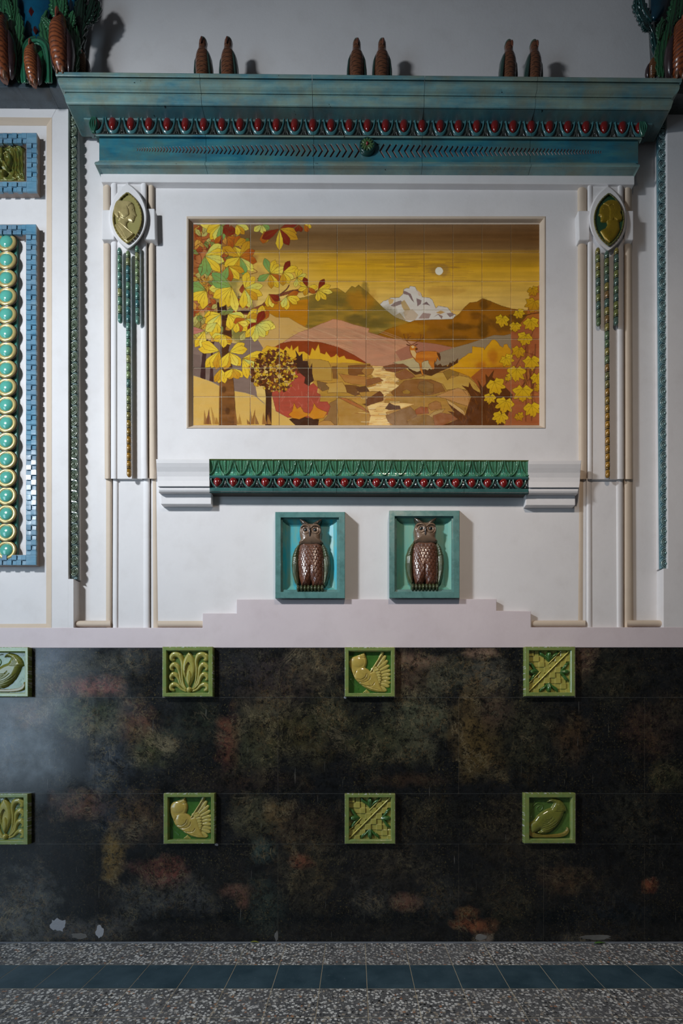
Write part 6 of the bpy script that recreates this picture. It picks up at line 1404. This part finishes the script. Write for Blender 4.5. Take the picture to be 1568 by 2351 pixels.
hump = lambda W_, p=.8: (lambda t: max(.6, W_*math.sin(math.pi*min(1, t**p*.97+.02))))
CL = empty('corner_capital', P(80, 198, 0), 'green and blue glazed capital with brown birds at the top left corner', 'capital')
# ledge and core
for pts in ([(-300, 172), (42, 174), (42, 200), (-300, 199)], [(42, 190), (112, 190), (112, 201), (42, 201)], [(112, 176), (134, 176), (146, 201), (112, 201)]):
    o = slab('ledge_block', pts, .085, -.0, None, CL, .002); vcol(o.data, (72, 84, 92)); o.data.materials.append(M['vglaze'])
o = slab('capital_core', [(-260, -200), (190, -200), (184, 40), (176, 120), (172, 176), (-260, 176)], .022, -.033, None, CL, .01); vcol(o.data, (20, 50, 46)); o.data.materials.append(M['vglaze'])
me = leafmesh([(68, -150), (70, -40), (76, 40), (80, 98)], lambda t: 66*(1-t)**.8+10, lambda t: .060-.01*t, 1, (10, 104, 138), (14, 84, 118), 0, n=30, m_=15); solid(link('blue_vase', me, M['vglaze'], CL, True), .02)
me = leafmesh([(168, -150), (168, -40), (166, 30)], lambda t: 16*(1-t*.6), lambda t: .070, 1, (12, 112, 150), (14, 90, 128), 0, n=20, m_=9); solid(link('blue_vase', me, M['vglaze'], CL, True), .01)
for (x, y, w_, h_) in ((70, 22, 7, 13), (79, 64, 5.5, 10)):
    b = MB(); c = P(x, y, .082); k = K; b.add([(c.x-w_*k, c.y+.008, c.z), (c.x, c.y+.008, c.z+h_*k), (c.x+w_*k, c.y+.008, c.z), (c.x, c.y+.008, c.z-h_*k), (c.x, c.y-.005, c.z)], [(0,1,4), (1,2,4), (2,3,4), (3,0,4)])
    o = b.build('red_lozenge', None, CL); vcol(o.data, (96, 26, 28)); o.data.materials.append(M['vgloss'])
for path, w_, dd in (([(44, 190), (34, 120), (30, 60), (34, 10), (30, -30)], 15, .080), ([(36, 130), (44, 90), (46, 50), (44, 32)], 11, .092), ([(8, 30), (10, 0), (14, -30)], 16, .085), ([(26, 40), (20, 10), (10, -20)], 9, .094),
                     ([(112, 180), (112, 120), (104, 80), (100, 50), (108, 24)], 13, .080), ([(122, 70), (110, 52), (96, 40)], 10, .094), ([(130, 40), (128, 10), (124, -20)], 15, .088), ([(142, 44), (146, 14), (146, -14)], 11, .096),
                     ([(168, 176), (168, 120), (164, 70), (164, 30)], 14, .080), ([(158, 70), (164, 44), (168, 26)], 10, .094), ([(176, 165), (178, 110), (176, 60)], 8, .07)):
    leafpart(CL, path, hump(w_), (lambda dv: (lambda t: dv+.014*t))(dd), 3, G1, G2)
# small arched niche of leaves
b = MB(); arch = [(58, 190), (56, 150), (60, 112), (70, 96), (84, 92), (98, 98), (107, 114), (111, 150), (112, 190)]
for side in (arch[:5], arch[4:]): leafpart(CL, side, lambda t: 8.5, lambda t: .098, 2, (54, 124, 92), (26, 84, 60), .12, 'niche_arch')
o = slab('niche_ground', [(60, 190), (60, 112), (84, 96), (108, 114), (110, 190)], .074, .02, None, CL, .002); vcol(o.data, (36, 96, 60)); o.data.materials.append(M['vglaze'])
# dark outward-curling flank leaves
for path, w_, dd in (([(186, 172), (184, 120), (188, 70), (204, 36), (214, 10)], 12, .045), ([(178, 130), (182, 80), (188, 40), (190, 0)], 12, .060), ([(190, 60), (206, 30), (216, -6)], 12, .060), ([(200, 58), (218, 36), (222, 8), (210, -20)], 10, .052), ([(178, 50), (184, 10), (196, -30)], 14, .066)):
    leafpart(CL, path, hump(w_, .9), (lambda dv: (lambda t: dv+.02*t))(dd), 3, DK1, DK2, .6, 'flank_leaf')
parrot(6, 178, 42, 145, .125, CL, 1); parrot(140, 168, 40, 136, .125, CL, 1); parrot(76, 192, 29, 92, .120, CL, 1, (164, 92, 52), (78, 42, 30))
parrot(191, 172, 20, 50, .055, CL, 1, (132, 90, 52), (70, 50, 36))
CR2 = empty('corner_capital', P(1530, 182, 0), 'dark green glazed capital with a brown bird at the top right corner', 'capital')
o = slab('capital_core', [(1500, -200), (1900, -200), (1900, 182), (1512, 182), (1506, 120), (1502, 50)], .022, -.033, None, CR2, .01); vcol(o.data, (16, 40, 38)); o.data.materials.append(M['vglaze'])
me = leafmesh([(1512, -160), (1514, -60), (1512, 10), (1500, 46)], lambda t: 34*(1-t*.7), lambda t: .060, 1, (10, 66, 84), (8, 52, 70), 0, n=26, m_=13); solid(link('blue_vase', me, M['vglaze'], CR2, True), .02)
o = slab('ledge_block', [(1545, 184), (1900, 182), (1900, 216), (1536, 214)], .085, -.0, None, CR2, .002); vcol(o.data, (60, 68, 66)); o.data.materials.append(M['vglaze'])
for path, w_, dd in (([(1510, 176), (1506, 120), (1500, 80), (1492, 60)], 9, .05), ([(1500, 80), (1486, 58), (1470, 40), (1462, 20)], 10, .056), ([(1496, 50), (1478, 24), (1470, -10)], 12, .062), ([(1478, 44), (1464, 26), (1462, 4), (1474, -20)], 9, .05), ([(1490, 70), (1480, 62), (1476, 50)], 7, .07)):
    leafpart(CR2, path, hump(w_, .9), (lambda dv: (lambda t: dv+.02*t))(dd), 3, (40, 78, 76), (14, 34, 34), .6, 'flank_leaf')
for path, w_, dd in (([(1514, 178), (1518, 120), (1522, 70), (1520, 40)], 12, .08), ([(1522, 178), (1528, 110), (1536, 60), (1546, 10)], 11, .088), ([(1540, 60), (1548, 20), (1554, -20)], 14, .095), ([(1560, 40), (1566, 0), (1566, -40)], 14, .095), ([(1512, 90), (1516, 60), (1526, 46)], 8, .095), ([(1512, 176), (1508, 130), (1510, 100)], 6, .07), ([(1596, 178), (1600, 110), (1600, 40)], 14, .08)):
    leafpart(CR2, path, hump(w_), (lambda dv: (lambda t: dv+.014*t))(dd), 3, (44, 92, 58), (18, 50, 36))
parrot(1558, 180, 42, 130, .125, CR2, -1, (150, 78, 42), (70, 36, 28)); parrot(1497, 182, 20, 46, .055, CR2, -1, (124, 78, 44), (64, 42, 30))
# ================================================================ CAMERA, LIGHT
cam = bpy.data.cameras.new('camera'); co = bpy.data.objects.new('camera', cam); COL.objects.link(co)
co.location = (0, -D, EYE); co.rotation_euler = (math.pi/2, 0, 0)
cam.sensor_fit = 'VERTICAL'; cam.sensor_height = 36; cam.lens = 36*F/2351
cam.shift_y = (CY-1175.5)/2351; cam.shift_x = -(CX-784)/2351
cam.clip_start = .05; SC.camera = co
def area(name, loc, target, size, power, col, sy=None, spread=None):
    l = bpy.data.lights.new(name, 'AREA'); o = bpy.data.objects.new(name, l); COL.objects.link(o)
    l.energy = power; l.color = col; l.size = size
    if sy: l.shape = 'RECTANGLE'; l.size_y = sy
    if spread: l.spread = math.radians(spread)
    o.location = loc; o.rotation_euler = (Vector(target)-Vector(loc)).to_track_quat('-Z', 'Y').to_euler(); return o
LP = [38, 52, 8.6, .028]
area('window_light', (-3.05, -2.6, 3.75), (-.5, 0, 2.45), .36, LP[0], (.90, .95, 1.0), spread=97)
area('doorway_light', (-4.2, -3.2, 1.7), (-.3, 0, 1.6), 1.4, LP[1], (.60, .80, 1.0), 2.6)
area('lamp_light', (.35, -2.25, 3.6), (.9, -.1, 1.5), .16, LP[2], (1.0, .82, .66), spread=112)
W = bpy.data.worlds.new('world'); SC.world = W; W.use_nodes = True; nt = W.node_tree; bg = nt.nodes['Background']
bg.inputs[0].default_value = (.9, .92, 1.0, 1); bg.inputs[1].default_value = LP[3]
SC.view_settings.view_transform = 'Standard'; SC.view_settings.look = 'None'; SC.view_settings.gamma = 1; SC.view_settings.exposure = 0
SC.view_settings.use_curve_mapping = False
